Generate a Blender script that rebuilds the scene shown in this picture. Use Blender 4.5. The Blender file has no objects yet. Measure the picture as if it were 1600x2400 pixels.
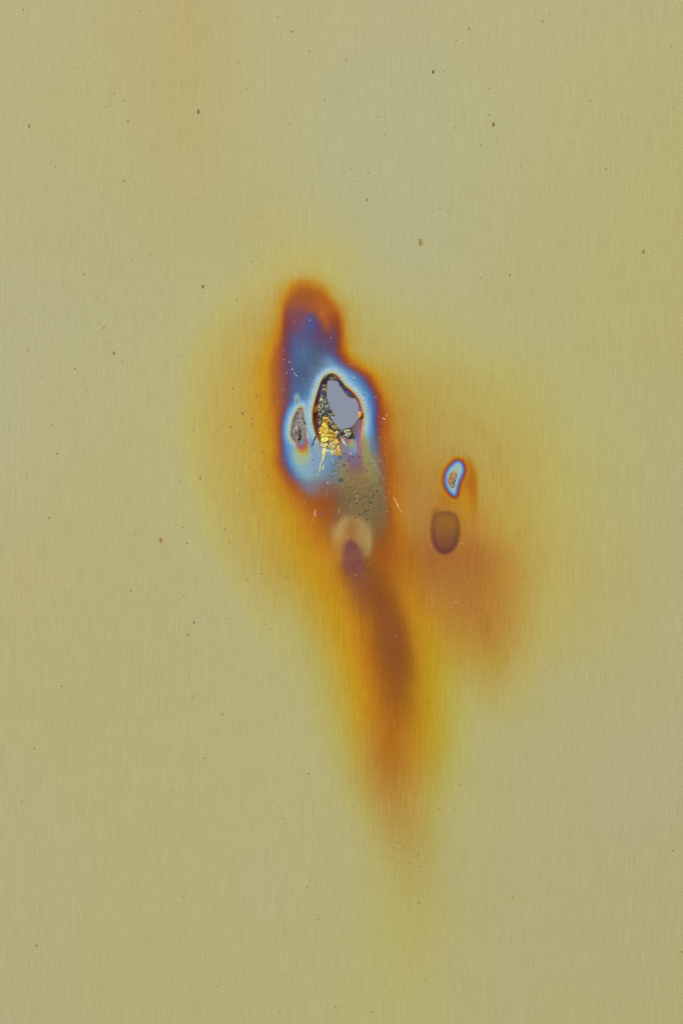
import bpy, bmesh, math, random
import numpy as np

# ---------------------------------------------------------------- camera, world, sun, exposure
S = 0.0002                                    # metres per unit of plate position
scene = bpy.context.scene
cam = bpy.data.cameras.new("Camera"); camo = bpy.data.objects.new("Camera", cam); scene.collection.objects.link(camo)
cam.sensor_fit = 'VERTICAL'; cam.sensor_height = 24.0; cam.lens = 24.0 * 1.2 / 0.48
cam.clip_start = 0.01; cam.clip_end = 100.0
camo.location = (0, -1.2, 0); camo.rotation_euler = (math.radians(90), 0, 0)
scene.camera = camo
world = bpy.data.worlds.new("World"); scene.world = world; world.use_nodes = True
wn = world.node_tree.nodes; wl = world.node_tree.links; wn.clear()
SUN_EL, SUN_AZ = 46.0, -38.0                  # degrees; the sun stands behind the camera, up on its left
sky = wn.new('ShaderNodeTexSky'); sky.sky_type = 'NISHITA'; sky.sun_disc = False
sky.sun_elevation = math.radians(SUN_EL); sky.sun_rotation = math.radians(180 + 38); sky.dust_density = 3.0; sky.ozone_density = 1.0
bg = wn.new('ShaderNodeBackground'); bg.inputs['Strength'].default_value = 0.15
wo = wn.new('ShaderNodeOutputWorld'); wl.new(sky.outputs[0], bg.inputs[0]); wl.new(bg.outputs[0], wo.inputs[0])
sun = bpy.data.lights.new("Sun", 'SUN'); sun.energy = 2.2; sun.angle = math.radians(12); sun.color = (1.0, 0.96, 0.9)
suno = bpy.data.objects.new("Sun", sun); scene.collection.objects.link(suno)
from mathutils import Vector
sd = Vector((math.sin(math.radians(SUN_AZ)) * math.cos(math.radians(SUN_EL)), -math.cos(math.radians(SUN_AZ)) * math.cos(math.radians(SUN_EL)), math.sin(math.radians(SUN_EL))))
suno.rotation_euler = sd.to_track_quat('Z', 'Y').to_euler(); suno.location = (-1, -2, 2)
scene.view_settings.view_transform = 'Standard'; scene.view_settings.look = 'None'
scene.view_settings.exposure = 0.0; scene.view_settings.gamma = 1.0; scene.view_settings.use_curve_mapping = False
# how much of a base colour the daylight above sends back to the lens (measured): shown = OFS + GAIN * base
GAIN = np.array([0.895, 0.871, 0.865]); OFS = np.array([0.0146, 0.0143, 0.0144])

# ---- FIELD BEGIN
def lin(c):
    c = np.asarray(c, dtype=np.float64) / 255.0
    return np.where(c <= 0.04045, c / 12.92, ((c + 0.055) / 1.055) ** 2.4)

def hash2(i, j, seed):
    h = (i.astype(np.int64) * 374761393 + j.astype(np.int64) * 668265263 + seed * 1442695041) & 0xffffffff
    h = ((h ^ (h >> 13)) * 1274126177) & 0xffffffff
    return ((h ^ (h >> 16)) & 0xffff) / 32767.5 - 1.0

def vnoise(x, y, seed=0):
    """smooth value noise in -1..1"""
    i = np.floor(x); j = np.floor(y); fx = x - i; fy = y - j
    fx = fx * fx * (3 - 2 * fx); fy = fy * fy * (3 - 2 * fy)
    a = hash2(i, j, seed); b = hash2(i + 1, j, seed); c = hash2(i, j + 1, seed); d = hash2(i + 1, j + 1, seed)
    return (a * (1 - fx) + b * fx) * (1 - fy) + (c * (1 - fx) + d * fx) * fy

def fbm(x, y, seed=0, octv=3):
    s = 0; a = 1.0; t = 0
    for k in range(octv):
        s = s + a * vnoise(x * 2 ** k, y * 2 ** k, seed + k * 17); t += a; a *= 0.5
    return s / t

def sdf(poly, X, Y):
    """signed distance to a closed polygon, positive inside"""
    P = np.asarray(poly, dtype=np.float64); n = len(P)
    d = np.full(X.shape, 1e18); ins = np.zeros(X.shape, bool)
    for k in range(n):
        ax, ay = P[k]; bx, by = P[(k + 1) % n]
        ex, ey = bx - ax, by - ay
        L = ex * ex + ey * ey + 1e-12
        t = np.clip(((X - ax) * ex + (Y - ay) * ey) / L, 0, 1)
        d = np.minimum(d, (X - ax - t * ex) ** 2 + (Y - ay - t * ey) ** 2)
        c = (ay > Y) != (by > Y)
        xi = ax + (Y - ay) * ex / (ey if ey != 0 else 1e-12)
        ins ^= c & (X < xi)
    d = np.sqrt(d)
    return np.where(ins, d, -d)

def smooth_poly(pts, it=2):
    P = np.asarray(pts, dtype=np.float64)
    for _ in range(it):
        Q = np.roll(P, -1, axis=0)
        P = np.stack([0.75 * P + 0.25 * Q, 0.25 * P + 0.75 * Q], axis=1).reshape(-1, 2)
    return P

def smooth_poly_open(pts):
    P = np.asarray(pts, dtype=np.float64)
    for _ in range(2):
        P = np.concatenate([P[:1], np.stack([0.75 * P[:-1] + 0.25 * P[1:], 0.25 * P[:-1] + 0.75 * P[1:]], 1).reshape(-1, 2), P[-1:]])
    return P

def crop(ox, oy, s, pts):
    return [(ox + a / s, oy + b / s) for a, b in pts]

# The heat tint of the plate: scan lines of colour features (position r g b), morphed from line to line.
ROWS = """
-600|0 178 174 124|220 180 174 120|380 184 170 112|440 186 168 110|500 184 172 114|560 180 176 122|600 180 178 126|640 182 178 126|670 182 178 126|690 182 178 128|710 182 178 128|730 182 178 128|750 182 178 130|770 182 178 130|790 182 178 130|820 182 179 132|860 182 179 133|900 182 179 133|980 180 179 133|1080 182 180 132|1200 184 180 128|1300 184 180 125|1420 184 178 122|1600 182 176 122
0|0 178 174 124|220 180 174 120|380 184 170 112|440 186 168 108|500 184 172 112|560 182 176 120|600 180 177 122|640 182 178 124|670 182 178 124|690 182 178 126|710 182 178 126|730 181 178 128|750 181 178 130|770 181 178 130|790 182 178 130|820 182 179 132|860 182 179 133|900 182 179 134|980 181 179 133|1080 182 180 132|1200 184 180 128|1300 184 180 126|1420 184 178 123|1600 182 176 122
160|0 180 175 122|220 181 175 118|380 184 171 112|440 187 169 110|500 185 171 112|560 183 176 120|600 182 178 124|640 182 178 126|670 182 178 126|690 182 179 128|710 182 179 128|730 181 179 130|750 181 179 132|770 181 180 134|790 180 180 134|820 180 180 135|860 180 180 136|900 180 180 136|980 180 180 136|1080 182 181 132|1200 183 181 128|1300 184 180 124|1420 184 178 120|1600 184 177 116
300|0 180 176 122|220 181 176 118|380 183 173 114|440 187 171 112|500 184 173 114|560 183 178 120|600 183 179 124|640 182 179 126|670 181 179 127|690 181 180 130|710 180 180 132|730 180 180 133|750 180 180 135|770 180 180 136|790 179 180 137|820 179 180 137|860 179 181 138|900 179 181 138|980 179 181 136|1080 180 181 133|1200 182 181 129|1300 183 180 122|1420 184 179 118|1600 184 176 112
450|0 180 178 126|220 179 177 122|380 180 175 117|440 181 174 115|500 181 174 115|560 181 176 118|600 181 177 118|640 182 178 120|670 182 179 122|690 182 180 126|710 181 180 128|730 181 180 130|750 181 180 132|770 180 181 135|790 180 181 136|820 179 181 139|860 178 181 140|900 178 181 140|980 179 181 138|1080 180 180 132|1200 182 179 124|1300 183 178 120|1420 184 178 115|1600 184 176 110
560|0 178 177 130|220 179 176 124|380 180 176 118|440 181 176 117|500 182 176 116|560 183 176 114|600 184 175 112|640 186 178 111|670 187 179 110|690 188 179 110|710 188 180 111|730 187 180 113|750 186 180 115|770 185 180 117|790 184 180 120|820 182 180 126|860 180 181 133|900 178 181 138|980 178 181 140|1080 180 180 130|1200 182 178 122|1300 183 178 118|1420 184 178 114|1600 184 176 110
625|0 178 177 132|220 178 177 128|380 180 178 122|440 181 178 121|500 182 178 120|560 184 178 116|600 187 178 112|640 190 178 107|670 192 178 103|690 194 178 100|710 195 178 98|730 194 179 98|750 194 180 100|770 192 180 103|790 190 180 107|820 187 180 112|860 184 180 119|900 181 180 128|980 180 180 135|1080 181 180 128|1200 182 178 120|1300 183 178 116|1420 184 177 112|1600 184 176 110
648|0 178 177 133|220 178 177 129|380 180 178 123|440 181 179 122|500 182 179 120|560 184 178 115|600 188 178 110|640 192 177 103|672 195 174 92|690 196 174 92|706 197 171 84|722 197 171 82|738 196 173 88|752 195 176 90|775 192 180 100|810 188 180 108|860 184 180 117|900 182 180 126|980 181 180 132|1080 181 180 127|1200 182 178 120|1300 183 178 116|1420 184 177 112|1600 184 176 110
664|0 178 177 133|220 178 177 130|380 180 178 124|440 181 179 122|500 182 179 120|555 185 178 114|596 189 177 106|635 193 175 98|668 196 166 70|684 198 145 25|702 188 120 14|722 188 120 14|742 197 142 20|756 196 158 55|775 192 176 92|810 189 180 106|860 184 180 116|900 182 180 124|980 181 180 130|1080 181 180 126|1200 182 178 120|1300 183 178 116|1420 184 177 112|1600 184 176 110
684|0 179 178 134|220 178 177 131|380 180 178 124|435 181 179 122|498 182 179 119|550 186 178 112|592 191 175 101|632 194 172 92|661 194 158 60|669 196 140 20|680 186 115 22|700 162 90 32|725 164 92 32|748 174 100 26|762 194 138 20|776 192 168 78|815 189 179 102|880 184 180 116|980 182 180 124|1080 181 180 125|1200 182 178 120|1300 183 178 116|1420 184 177 112|1600 184 176 110
711|0 179 178 135|220 178 177 131|375 180 178 124|430 181 179 122|492 182 180 118|546 188 177 106|588 193 172 94|628 194 169 87|654 194 152 50|663 194 132 18|672 168 92 38|690 150 85 62|712 152 86 62|735 164 90 40|760 172 96 34|776 180 100 28|786 196 140 30|804 191 172 85|860 187 180 106|960 184 180 118|1070 181 180 124|1200 182 178 120|1300 183 178 116|1420 184 177 112|1600 184 176 110
733|0 179 179 135|220 178 177 131|370 180 178 124|425 181 179 121|486 184 180 116|540 190 175 98|582 193 170 90|625 193 167 84|650 194 152 48|660 190 122 16|669 142 72 55|686 130 76 80|710 126 74 86|732 150 82 60|752 180 104 38|775 168 90 36|788 165 84 24|798 194 132 18|815 189 170 88|900 188 179 106|1040 183 180 120|1200 182 178 119|1300 183 178 116|1420 184 177 112|1600 184 176 110
755|0 179 179 136|215 178 177 131|365 180 178 124|420 181 179 121|480 185 180 114|535 191 173 94|580 193 168 87|622 193 163 76|647 193 146 38|658 192 124 12|668 140 66 52|684 122 70 84|706 112 76 104|726 88 86 142|742 100 68 115|762 158 84 46|782 146 74 46|794 146 68 38|801 188 108 12|813 190 160 70|860 189 176 95|980 187 178 106|1130 182 179 118|1300 183 178 116|1420 184 177 112|1600 184 176 110
789|0 180 179 136|210 178 178 130|360 180 179 122|418 182 180 120|472 188 179 108|530 192 170 87|580 194 166 80|618 193 158 62|639 196 144 22|654 190 118 14|665 138 68 58|677 104 70 95|694 88 86 134|728 84 80 126|747 102 68 98|770 110 66 85|786 104 70 92|796 140 66 42|804 192 114 10|814 192 150 55|845 190 170 90|930 189 177 100|1100 184 179 114|1260 182 178 117|1420 184 177 112|1600 184 175 110
824|0 180 179 137|205 179 178 129|360 181 180 122|416 182 181 119|462 190 178 104|524 194 169 85|578 195 165 76|612 194 156 50|634 200 146 6|648 178 98 32|661 144 76 60|673 110 66 95|688 78 92 140|712 78 110 152|738 76 92 126|766 84 80 122|782 98 70 110|793 138 66 50|804 184 104 10|815 198 148 18|835 191 165 78|900 190 172 90|1040 188 178 105|1200 183 178 116|1400 184 177 112|1600 184 175 110
851|0 181 180 138|200 180 179 128|360 181 180 121|414 182 182 118|454 190 178 104|518 194 170 85|572 196 165 74|606 196 152 42|627 200 145 5|643 174 100 34|657 146 76 60|674 110 66 95|688 74 95 140|715 74 102 138|742 82 98 122|773 110 148 184|790 80 115 176|802 112 74 108|812 164 76 36|827 184 104 10|840 199 145 6|858 192 162 62|920 191 169 80|1010 190 173 90|1150 186 178 106|1330 183 179 115|1600 184 175 110
881|0 181 180 139|200 180 179 128|360 181 180 121|412 182 182 118|448 190 178 103|510 194 170 84|566 196 165 72|602 196 152 40|624 200 145 5|643 178 105 34|658 150 84 60|676 110 70 96|692 74 90 132|715 74 92 128|742 100 130 160|780 120 165 195|810 135 176 204|830 78 140 196|844 92 82 138|855 142 66 54|867 180 96 18|879 198 140 5|896 190 155 52|960 190 164 76|1060 190 170 86|1200 187 178 104|1370 183 179 116|1600 183 175 112
927|0 181 180 139|200 181 179 127|360 182 180 121|410 183 182 118|441 189 178 106|500 194 169 82|562 196 165 70|601 196 152 40|622 200 145 5|641 174 102 34|660 150 84 60|678 110 74 97|692 72 104 156|712 76 118 160|742 110 150 180|790 130 170 190|832 150 188 205|862 78 142 198|873 76 86 152|882 136 64 60|892 176 96 20|904 196 140 10|920 188 150 55|970 190 160 70|1070 190 168 82|1200 189 176 98|1360 184 179 114|1600 182 176 116
965|0 181 179 139|200 182 179 126|360 182 180 121|408 183 182 118|438 190 178 104|498 194 169 81|560 196 164 70|602 196 153 42|624 200 145 6|643 182 112 18|656 158 84 46|667 110 70 96|673 78 120 184|690 120 165 195|742 130 170 190|800 140 180 195|845 152 188 205|869 72 140 200|878 78 84 158|885 128 64 78|895 156 78 40|907 182 104 20|924 188 138 42|970 188 155 64|1070 190 166 80|1190 189 174 94|1330 185 180 112|1600 182 176 120
1010|0 180 179 138|200 182 178 126|360 183 179 121|408 184 182 117|438 191 177 102|496 194 169 80|560 196 164 70|605 196 156 50|630 198 145 8|645 185 115 15|655 156 84 44|661 104 78 122|666 72 122 194|678 130 180 206|742 130 165 190|800 140 178 190|846 156 186 196|871 78 142 200|880 82 80 142|889 144 74 54|901 180 96 20|915 184 120 28|935 186 145 52|980 188 152 64|1070 190 163 76|1190 190 172 90|1320 186 180 108|1600 181 176 122
1054|0 181 178 136|200 182 178 124|360 183 179 120|412 184 181 116|446 191 177 100|500 194 170 82|562 196 165 71|608 196 157 52|634 197 145 12|647 185 115 15|656 150 80 50|663 108 80 124|669 70 116 186|684 118 168 196|730 125 160 185|790 118 140 170|836 120 104 160|855 154 150 104|873 92 132 156|882 104 98 122|890 140 84 60|903 176 95 28|930 182 125 36|980 188 150 64|1070 188 158 74|1180 190 168 84|1310 188 179 104|1600 181 176 123
1082|0 182 178 134|200 183 178 122|360 183 178 119|420 184 181 116|456 191 177 98|500 194 171 83|562 195 165 71|610 196 157 52|640 192 134 14|652 166 90 40|662 124 75 90|671 78 98 164|680 80 142 196|696 130 174 190|740 112 156 182|774 94 140 180|806 122 120 140|838 124 84 132|857 154 140 80|873 138 142 118|887 126 106 96|899 146 84 45|914 176 100 24|946 184 138 56|1030 188 150 62|1170 190 165 80|1310 188 178 102|1600 180 176 124
1114|0 182 178 132|200 184 178 120|360 184 178 118|425 184 181 116|460 191 176 97|504 194 171 83|566 195 165 71|620 196 154 40|646 194 140 14|663 174 98 30|675 146 80 62|685 108 92 134|695 84 136 180|712 120 164 184|748 116 145 170|780 108 132 155|803 138 128 98|830 140 114 75|857 145 125 80|876 134 120 82|891 122 105 90|903 150 85 44|916 180 100 20|945 184 130 42|1020 186 142 56|1160 190 162 76|1306 188 178 102|1600 180 176 124
1143|0 182 178 130|200 184 178 119|360 184 178 118|430 184 181 116|466 190 176 98|508 194 171 84|575 194 164 71|630 195 154 38|664 190 130 10|688 164 86 36|704 150 96 76|718 124 118 138|738 130 118 124|756 134 96 86|783 134 90 76|800 126 105 80|826 138 120 76|856 140 120 76|881 126 115 76|895 126 104 84|905 155 85 35|919 185 105 10|934 184 126 36|970 182 136 56|1060 186 140 52|1150 191 160 72|1300 188 178 102|1600 180 176 124
1173|0 182 177 128|200 184 178 118|360 184 178 118|432 184 181 117|475 189 177 100|520 193 171 84|590 194 163 68|640 194 154 38|670 194 144 10|697 184 114 20|718 166 95 36|738 158 88 40|762 150 80 40|783 140 76 46|796 116 82 66|815 122 106 75|834 126 110 70|860 126 110 75|885 122 108 75|899 126 100 74|911 160 88 30|924 190 115 5|940 184 130 42|980 182 134 58|1070 188 138 42|1160 192 158 68|1300 188 178 100|1600 180 176 124
1214|0 183 176 126|200 184 177 117|360 184 178 118|436 184 181 117|482 188 178 104|540 192 169 82|600 194 163 68|650 194 156 46|681 194 148 20|711 190 130 10|738 180 105 25|762 160 90 35|782 150 84 44|798 132 100 62|824 124 104 66|848 124 106 68|864 124 106 66|880 124 102 66|893 126 98 64|905 138 94 58|917 165 95 24|930 185 120 15|946 184 132 48|990 182 132 60|1090 188 132 34|1160 192 155 62|1300 189 178 100|1600 180 176 124
1254|0 183 176 124|200 184 177 117|360 184 178 118|445 184 181 118|492 187 179 108|550 191 169 84|610 193 163 68|655 194 156 48|690 194 148 24|716 192 134 10|744 188 120 15|768 172 112 40|786 175 140 80|812 170 125 65|834 165 120 65|857 170 146 80|871 150 120 70|882 132 92 56|895 142 90 44|908 155 90 30|926 172 100 12|942 182 118 20|962 182 126 46|1000 176 124 58|1095 182 124 40|1160 190 148 55|1296 190 176 96|1600 180 176 124
1301|0 184 176 122|200 184 177 117|360 184 178 118|455 184 180 119|500 185 180 114|558 190 171 90|625 192 162 70|668 193 156 50|705 194 150 28|738 196 140 5|770 192 130 24|790 184 120 40|803 156 92 48|817 134 80 62|836 130 82 66|849 136 86 56|860 146 90 44|873 155 90 36|895 160 85 25|915 170 96 10|932 176 106 10|950 180 113 16|975 174 110 38|1011 168 105 54|1110 168 100 52|1180 187 140 50|1290 190 174 94|1600 180 177 126
1341|0 184 176 120|200 184 176 116|360 184 177 117|470 183 179 120|520 184 180 116|575 190 171 92|640 192 163 72|685 193 156 52|726 196 150 26|760 194 142 12|785 188 132 16|806 160 92 40|822 140 82 56|838 130 78 64|852 134 78 58|864 145 82 40|876 150 82 28|888 152 84 24|904 162 90 18|922 176 108 8|940 182 114 14|962 184 119 24|995 178 112 44|1050 173 108 54|1118 172 105 46|1185 187 136 46|1283 191 172 90|1600 181 177 126
1411|0 184 176 118|200 184 176 116|360 184 176 116|490 183 178 120|560 184 180 118|630 190 172 94|690 192 166 78|740 193 158 50|775 196 148 22|800 192 138 16|824 186 118 28|838 165 100 42|850 158 90 42|862 152 86 40|874 146 80 38|886 142 76 38|898 142 78 36|912 148 82 32|926 164 94 22|940 182 112 8|956 194 134 2|975 190 134 24|1010 187 136 46|1060 182 132 58|1115 178 119 48|1190 186 142 52|1280 189 174 98|1600 181 177 126
1463|0 184 176 117|200 184 176 115|360 184 176 115|510 182 178 120|590 183 180 118|665 188 178 104|715 190 168 80|760 194 158 46|790 196 150 24|815 196 144 14|840 190 128 18|860 184 114 20|873 166 98 26|884 154 88 32|897 148 82 38|910 144 80 40|925 144 80 38|938 148 84 34|950 164 98 22|963 184 122 8|978 196 140 0|1000 192 142 22|1040 188 142 44|1085 184 138 50|1130 180 126 46|1200 189 148 60|1272 188 175 98|1600 181 177 126
1545|0 184 176 116|200 184 176 114|360 184 176 114|540 182 178 120|630 182 179 120|700 184 176 106|752 190 170 80|790 195 160 50|815 197 150 26|838 198 141 6|858 190 122 14|874 176 102 24|888 164 94 30|902 152 84 36|916 145 80 40|930 144 80 38|944 145 80 34|956 148 84 28|968 168 106 14|980 182 126 10|998 190 146 12|1030 191 153 38|1075 190 157 58|1120 188 153 58|1170 186 150 56|1215 189 163 82|1270 185 176 108|1600 180 176 128
1627|0 184 176 117|200 184 176 114|360 184 177 114|560 182 179 118|660 182 179 120|718 183 177 114|776 190 169 78|812 195 160 48|838 196 150 24|860 194 140 10|878 186 122 16|894 176 106 20|906 170 100 24|918 164 94 28|929 160 92 30|940 161 94 30|950 164 100 30|962 170 110 28|976 184 130 20|994 192 146 15|1014 191 156 30|1040 190 167 56|1088 188 175 90|1130 188 170 90|1168 188 168 90|1212 184 175 108|1270 181 177 120|1600 179 176 130
1708|0 182 177 120|200 184 177 115|360 184 178 115|580 182 180 120|690 183 180 118|740 184 178 114|790 189 173 84|822 193 162 56|845 193 152 40|866 190 138 34|884 185 125 30|900 181 116 27|912 179 110 26|924 178 108 25|936 179 110 25|948 182 120 26|964 185 130 25|984 188 142 25|1006 190 151 26|1028 190 160 42|1050 190 169 64|1088 188 178 100|1130 185 177 112|1180 182 177 118|1240 181 177 121|1320 180 177 124|1420 178 177 130|1600 178 176 132
1790|0 180 177 126|200 183 177 118|360 184 178 116|590 182 180 120|710 183 180 117|758 184 178 115|802 189 174 92|832 190 164 72|852 189 152 58|868 187 142 48|884 182 130 42|900 178 120 38|910 176 115 36|920 177 117 35|932 180 124 36|950 184 132 35|966 186 138 36|984 188 146 38|1000 188 151 42|1022 188 162 56|1045 187 170 76|1070 186 175 96|1120 183 178 112|1180 181 176 120|1240 181 177 122|1320 180 177 126|1420 178 177 132|1600 178 176 132
1871|0 180 178 130|200 182 178 120|360 184 178 116|600 182 180 122|730 183 180 118|778 184 180 113|820 189 174 96|846 190 169 84|864 189 160 74|880 187 152 66|893 186 146 61|905 185 144 60|918 184 142 58|930 184 142 58|945 186 145 60|960 187 150 62|978 188 156 66|998 188 162 70|1015 187 167 80|1032 186 172 92|1052 186 175 101|1080 184 177 110|1120 182 178 117|1180 181 176 120|1240 180 176 122|1320 179 176 128|1420 178 176 132|1600 179 175 130
1953|0 180 177 132|200 182 178 122|360 183 178 117|610 182 180 124|750 183 179 120|812 184 178 115|850 186 175 105|870 188 172 96|884 188 170 90|896 187 165 84|908 187 160 79|919 186 157 76|930 186 155 75|942 186 156 75|956 186 157 75|970 186 159 75|988 186 161 76|1005 186 165 84|1025 185 171 95|1048 184 176 106|1075 183 177 112|1110 182 178 117|1150 181 177 120|1200 181 176 121|1260 180 176 124|1330 179 175 128|1430 178 175 130|1600 179 174 128
2035|0 179 177 132|200 181 178 124|360 183 178 118|620 182 180 126|760 182 179 121|830 182 178 116|868 184 176 108|884 186 175 102|900 186 174 98|914 186 172 95|928 186 171 93|940 186 169 91|952 186 168 90|965 186 168 90|978 186 168 90|990 186 169 92|1005 185 170 95|1022 184 172 99|1045 183 174 107|1070 181 176 114|1095 180 176 118|1130 181 177 118|1170 181 177 121|1210 181 176 122|1270 180 175 124|1340 179 175 128|1430 179 174 128|1600 180 174 126
2150|0 179 177 130|200 182 178 122|360 183 178 118|620 182 179 124|760 182 178 120|830 184 178 112|868 185 179 108|884 186 179 106|900 186 178 104|914 186 178 102|928 187 177 100|940 187 177 99|952 187 176 98|965 187 175 97|978 187 174 97|990 187 174 98|1005 187 174 100|1022 186 175 103|1045 184 176 109|1070 182 176 114|1095 181 176 118|1130 181 177 118|1170 181 177 121|1210 181 176 122|1270 180 175 124|1340 180 174 124|1430 180 174 124|1600 181 174 122
2280|0 180 176 130|200 182 178 120|360 182 178 116|620 183 179 122|760 184 179 118|830 185 179 114|868 186 180 112|884 186 180 110|900 186 179 109|914 186 179 108|928 186 179 107|940 186 179 107|952 186 178 107|965 186 178 107|978 186 178 107|990 186 178 108|1005 186 178 109|1022 185 178 110|1045 184 177 113|1070 183 177 115|1095 182 176 118|1130 182 177 120|1170 182 177 121|1210 182 176 121|1270 182 175 120|1340 182 175 119|1430 181 174 119|1600 181 174 118
2400|0 178 176 132|200 181 177 122|360 182 177 118|620 183 179 120|760 185 179 116|830 186 179 114|868 186 179 113|884 186 179 112|900 186 179 112|914 186 179 112|928 186 179 111|940 186 179 111|952 186 178 111|965 186 178 111|978 186 178 111|990 185 178 112|1005 185 178 112|1022 185 178 113|1045 184 177 114|1070 183 177 116|1095 183 176 118|1130 182 177 120|1170 182 177 121|1210 182 176 121|1270 182 175 119|1340 182 175 118|1430 181 174 118|1600 181 174 118
3000|0 178 176 130|200 181 177 122|360 182 177 118|620 183 179 120|760 185 179 118|830 185 179 117|868 185 179 117|884 185 179 117|900 185 179 117|914 185 179 117|928 185 179 117|940 185 179 117|952 185 178 117|965 185 178 117|978 185 178 117|990 185 178 117|1005 185 178 117|1022 185 178 117|1045 184 177 117|1070 183 177 118|1095 183 176 118|1130 182 177 120|1170 182 177 121|1210 182 176 121|1270 182 175 119|1340 182 175 118|1430 181 174 118|1600 181 174 118
"""

def resample_row(ft, n):
    return ft

def build_rows_image(x0=-500, x1=2100, y0=-700, y1=3100, step=2.0):
    """Rows with different feature counts are paired through their cumulative colour change, so that
    a band of colour keeps its identity from one scan line to the next."""
    rows = []
    for ln in ROWS.strip().splitlines():
        q = ln.split('|'); y = float(q[0])
        ft = np.array([[float(v) for v in s.split()] for s in q[1:]])
        sa = 1 - ft[:, 3] / ft[:, 1]; warm = (ft[:, 1] > 150) & (ft[:, 2] > 90)
        w1 = np.clip((sa - 0.33) / 0.2, 0, 1) * warm; w2 = np.exp(-((sa - 0.56) / 0.16) ** 2) * warm
        w3 = np.clip((sa - 0.66) / 0.15, 0, 1) * warm
        ft[:, 1] -= 1 + 6 * w1 - 4 * w3; ft[:, 2] -= 2.5 * warm + 0.5 * w2; ft[:, 3] += 2.5 * warm + 5 * w2 + 9 * w3 * (ft[:, 2] > 115)
        core_ = (ft[:, 1] > 130) & (ft[:, 2] < 112) & (sa > 0.6) & (y > 1320); ft[:, 1] -= 5 * core_; ft[:, 2] += 3 * core_
        kh = (np.clip((0.44 - sa) / 0.08, 0, 1) * warm * 0.45)[:, None]
        ft[:, 1:] = ft[:, 1:] * (1 - kh) + np.array([181.5, 172.5, 123.]) * kh
        rows.append((y, ft))
    xs = np.arange(x0, x1 + step, step); ys = np.arange(y0, y1 + step, step)
    img = np.zeros((len(ys), len(xs), 3), np.float64)
    keyy = np.array([r[0] for r in rows])

    def strengths(ft):
        d = np.abs(np.diff(ft[:, 1:], axis=0)).sum(1)
        return d

    def align(A, B):
        """dynamic time warping of the two feature lists: pairs (i, j)"""
        n, m = len(A), len(B)
        cost = np.zeros((n, m))
        for i in range(n):
            cost[i] = np.abs(A[i, 1:] - B[:, 1:]).sum(1) * 1.0 + np.abs(A[i, 0] - B[:, 0]) * 1.0
        D = np.full((n, m), 1e18); D[0, 0] = cost[0, 0]; bk = {}
        for i in range(n):
            for j in range(m):
                if i == 0 and j == 0: continue
                best = 1e18; arg = None
                for di, dj, pen in ((1, 1, 0), (1, 0, 12), (0, 1, 12)):
                    a, b = i - di, j - dj
                    if a >= 0 and b >= 0 and D[a, b] + pen < best:
                        best = D[a, b] + pen; arg = (a, b)
                D[i, j] = best + cost[i, j]; bk[(i, j)] = arg
        path = [(n - 1, m - 1)]
        while path[-1] != (0, 0): path.append(bk[path[-1]])
        path.reverse()
        return path
    k0 = 0
    pairs = []
    for k in range(len(rows) - 1):
        A, B = rows[k][1], rows[k + 1][1]
        if len(A) == len(B):
            pairs.append([(i, i) for i in range(len(A))])
        else:
            pairs.append(align(A, B))
    for r, y in enumerate(ys):
        k = int(np.clip(np.searchsorted(keyy, y) - 1, 0, len(rows) - 2))
        t = float(np.clip((y - keyy[k]) / (keyy[k + 1] - keyy[k]), 0, 1))
        A, B = rows[k][1], rows[k + 1][1]
        pr = pairs[k]
        ia = [p[0] for p in pr]; ib = [p[1] for p in pr]
        F = A[ia] * (1 - t) + B[ib] * t
        fx = F[:, 0] + np.arange(len(F)) * 1e-4
        for c in range(3):
            img[r, :, c] = np.interp(xs, fx, F[:, 1 + c])
    # soften: wide kernels for the pale plate, tight ones inside the burn
    def blur(a, s, ax):
        n = int(3 * s) + 1; w = np.exp(-0.5 * (np.arange(-n, n + 1) / s) ** 2); w /= w.sum()
        p = [(0, 0)] * 3; p[ax] = (n, n)
        b = np.pad(a, p, mode='edge'); o = np.zeros_like(a)
        for i, wi in enumerate(w):
            sl = [slice(None)] * 3; sl[ax] = slice(i, i + a.shape[ax]); o += wi * b[tuple(sl)]
        return o
    tight = blur(blur(img, 0.9, 1), 2.6, 0)
    mid = blur(blur(img, 5.0, 1), 7.0, 0)
    wide = blur(blur(img, 16.0, 1), 18.0, 0)
    X, Y = np.meshgrid(xs, ys)
    core = smooth_poly([(630, 720), (660, 650), (720, 632), (780, 660), (815, 760), (850, 810), (900, 870), (930, 960), (935, 1250), (930, 1330),
                        (760, 1330), (680, 1240), (620, 1120), (600, 950), (610, 820)])
    halo = smooth_poly([(480, 640), (700, 520), (960, 640), (1200, 780), (1370, 980), (1400, 1460), (1250, 1740), (1140, 2000), (930, 2250), (740, 1980), (560, 1600), (400, 1300), (360, 900)])
    s1 = np.clip(sdf(core, X[::4, ::4], Y[::4, ::4]) / 30 + 0.5, 0, 1)
    s2 = np.clip(sdf(halo, X[::4, ::4], Y[::4, ::4]) / 120 + 0.5, 0, 1)
    up = lambda a: np.kron(a, np.ones((4, 4)))[:X.shape[0], :X.shape[1], None]
    s1 = blur(up(s1), 3, 0); s1 = blur(s1, 3, 1); s2 = blur(up(s2), 3, 0); s2 = blur(s2, 3, 1)
    o = wide * (1 - s2) + mid * s2
    o = o * (1 - s1) + tight * s1
    return o, (x0, y0, step)

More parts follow.
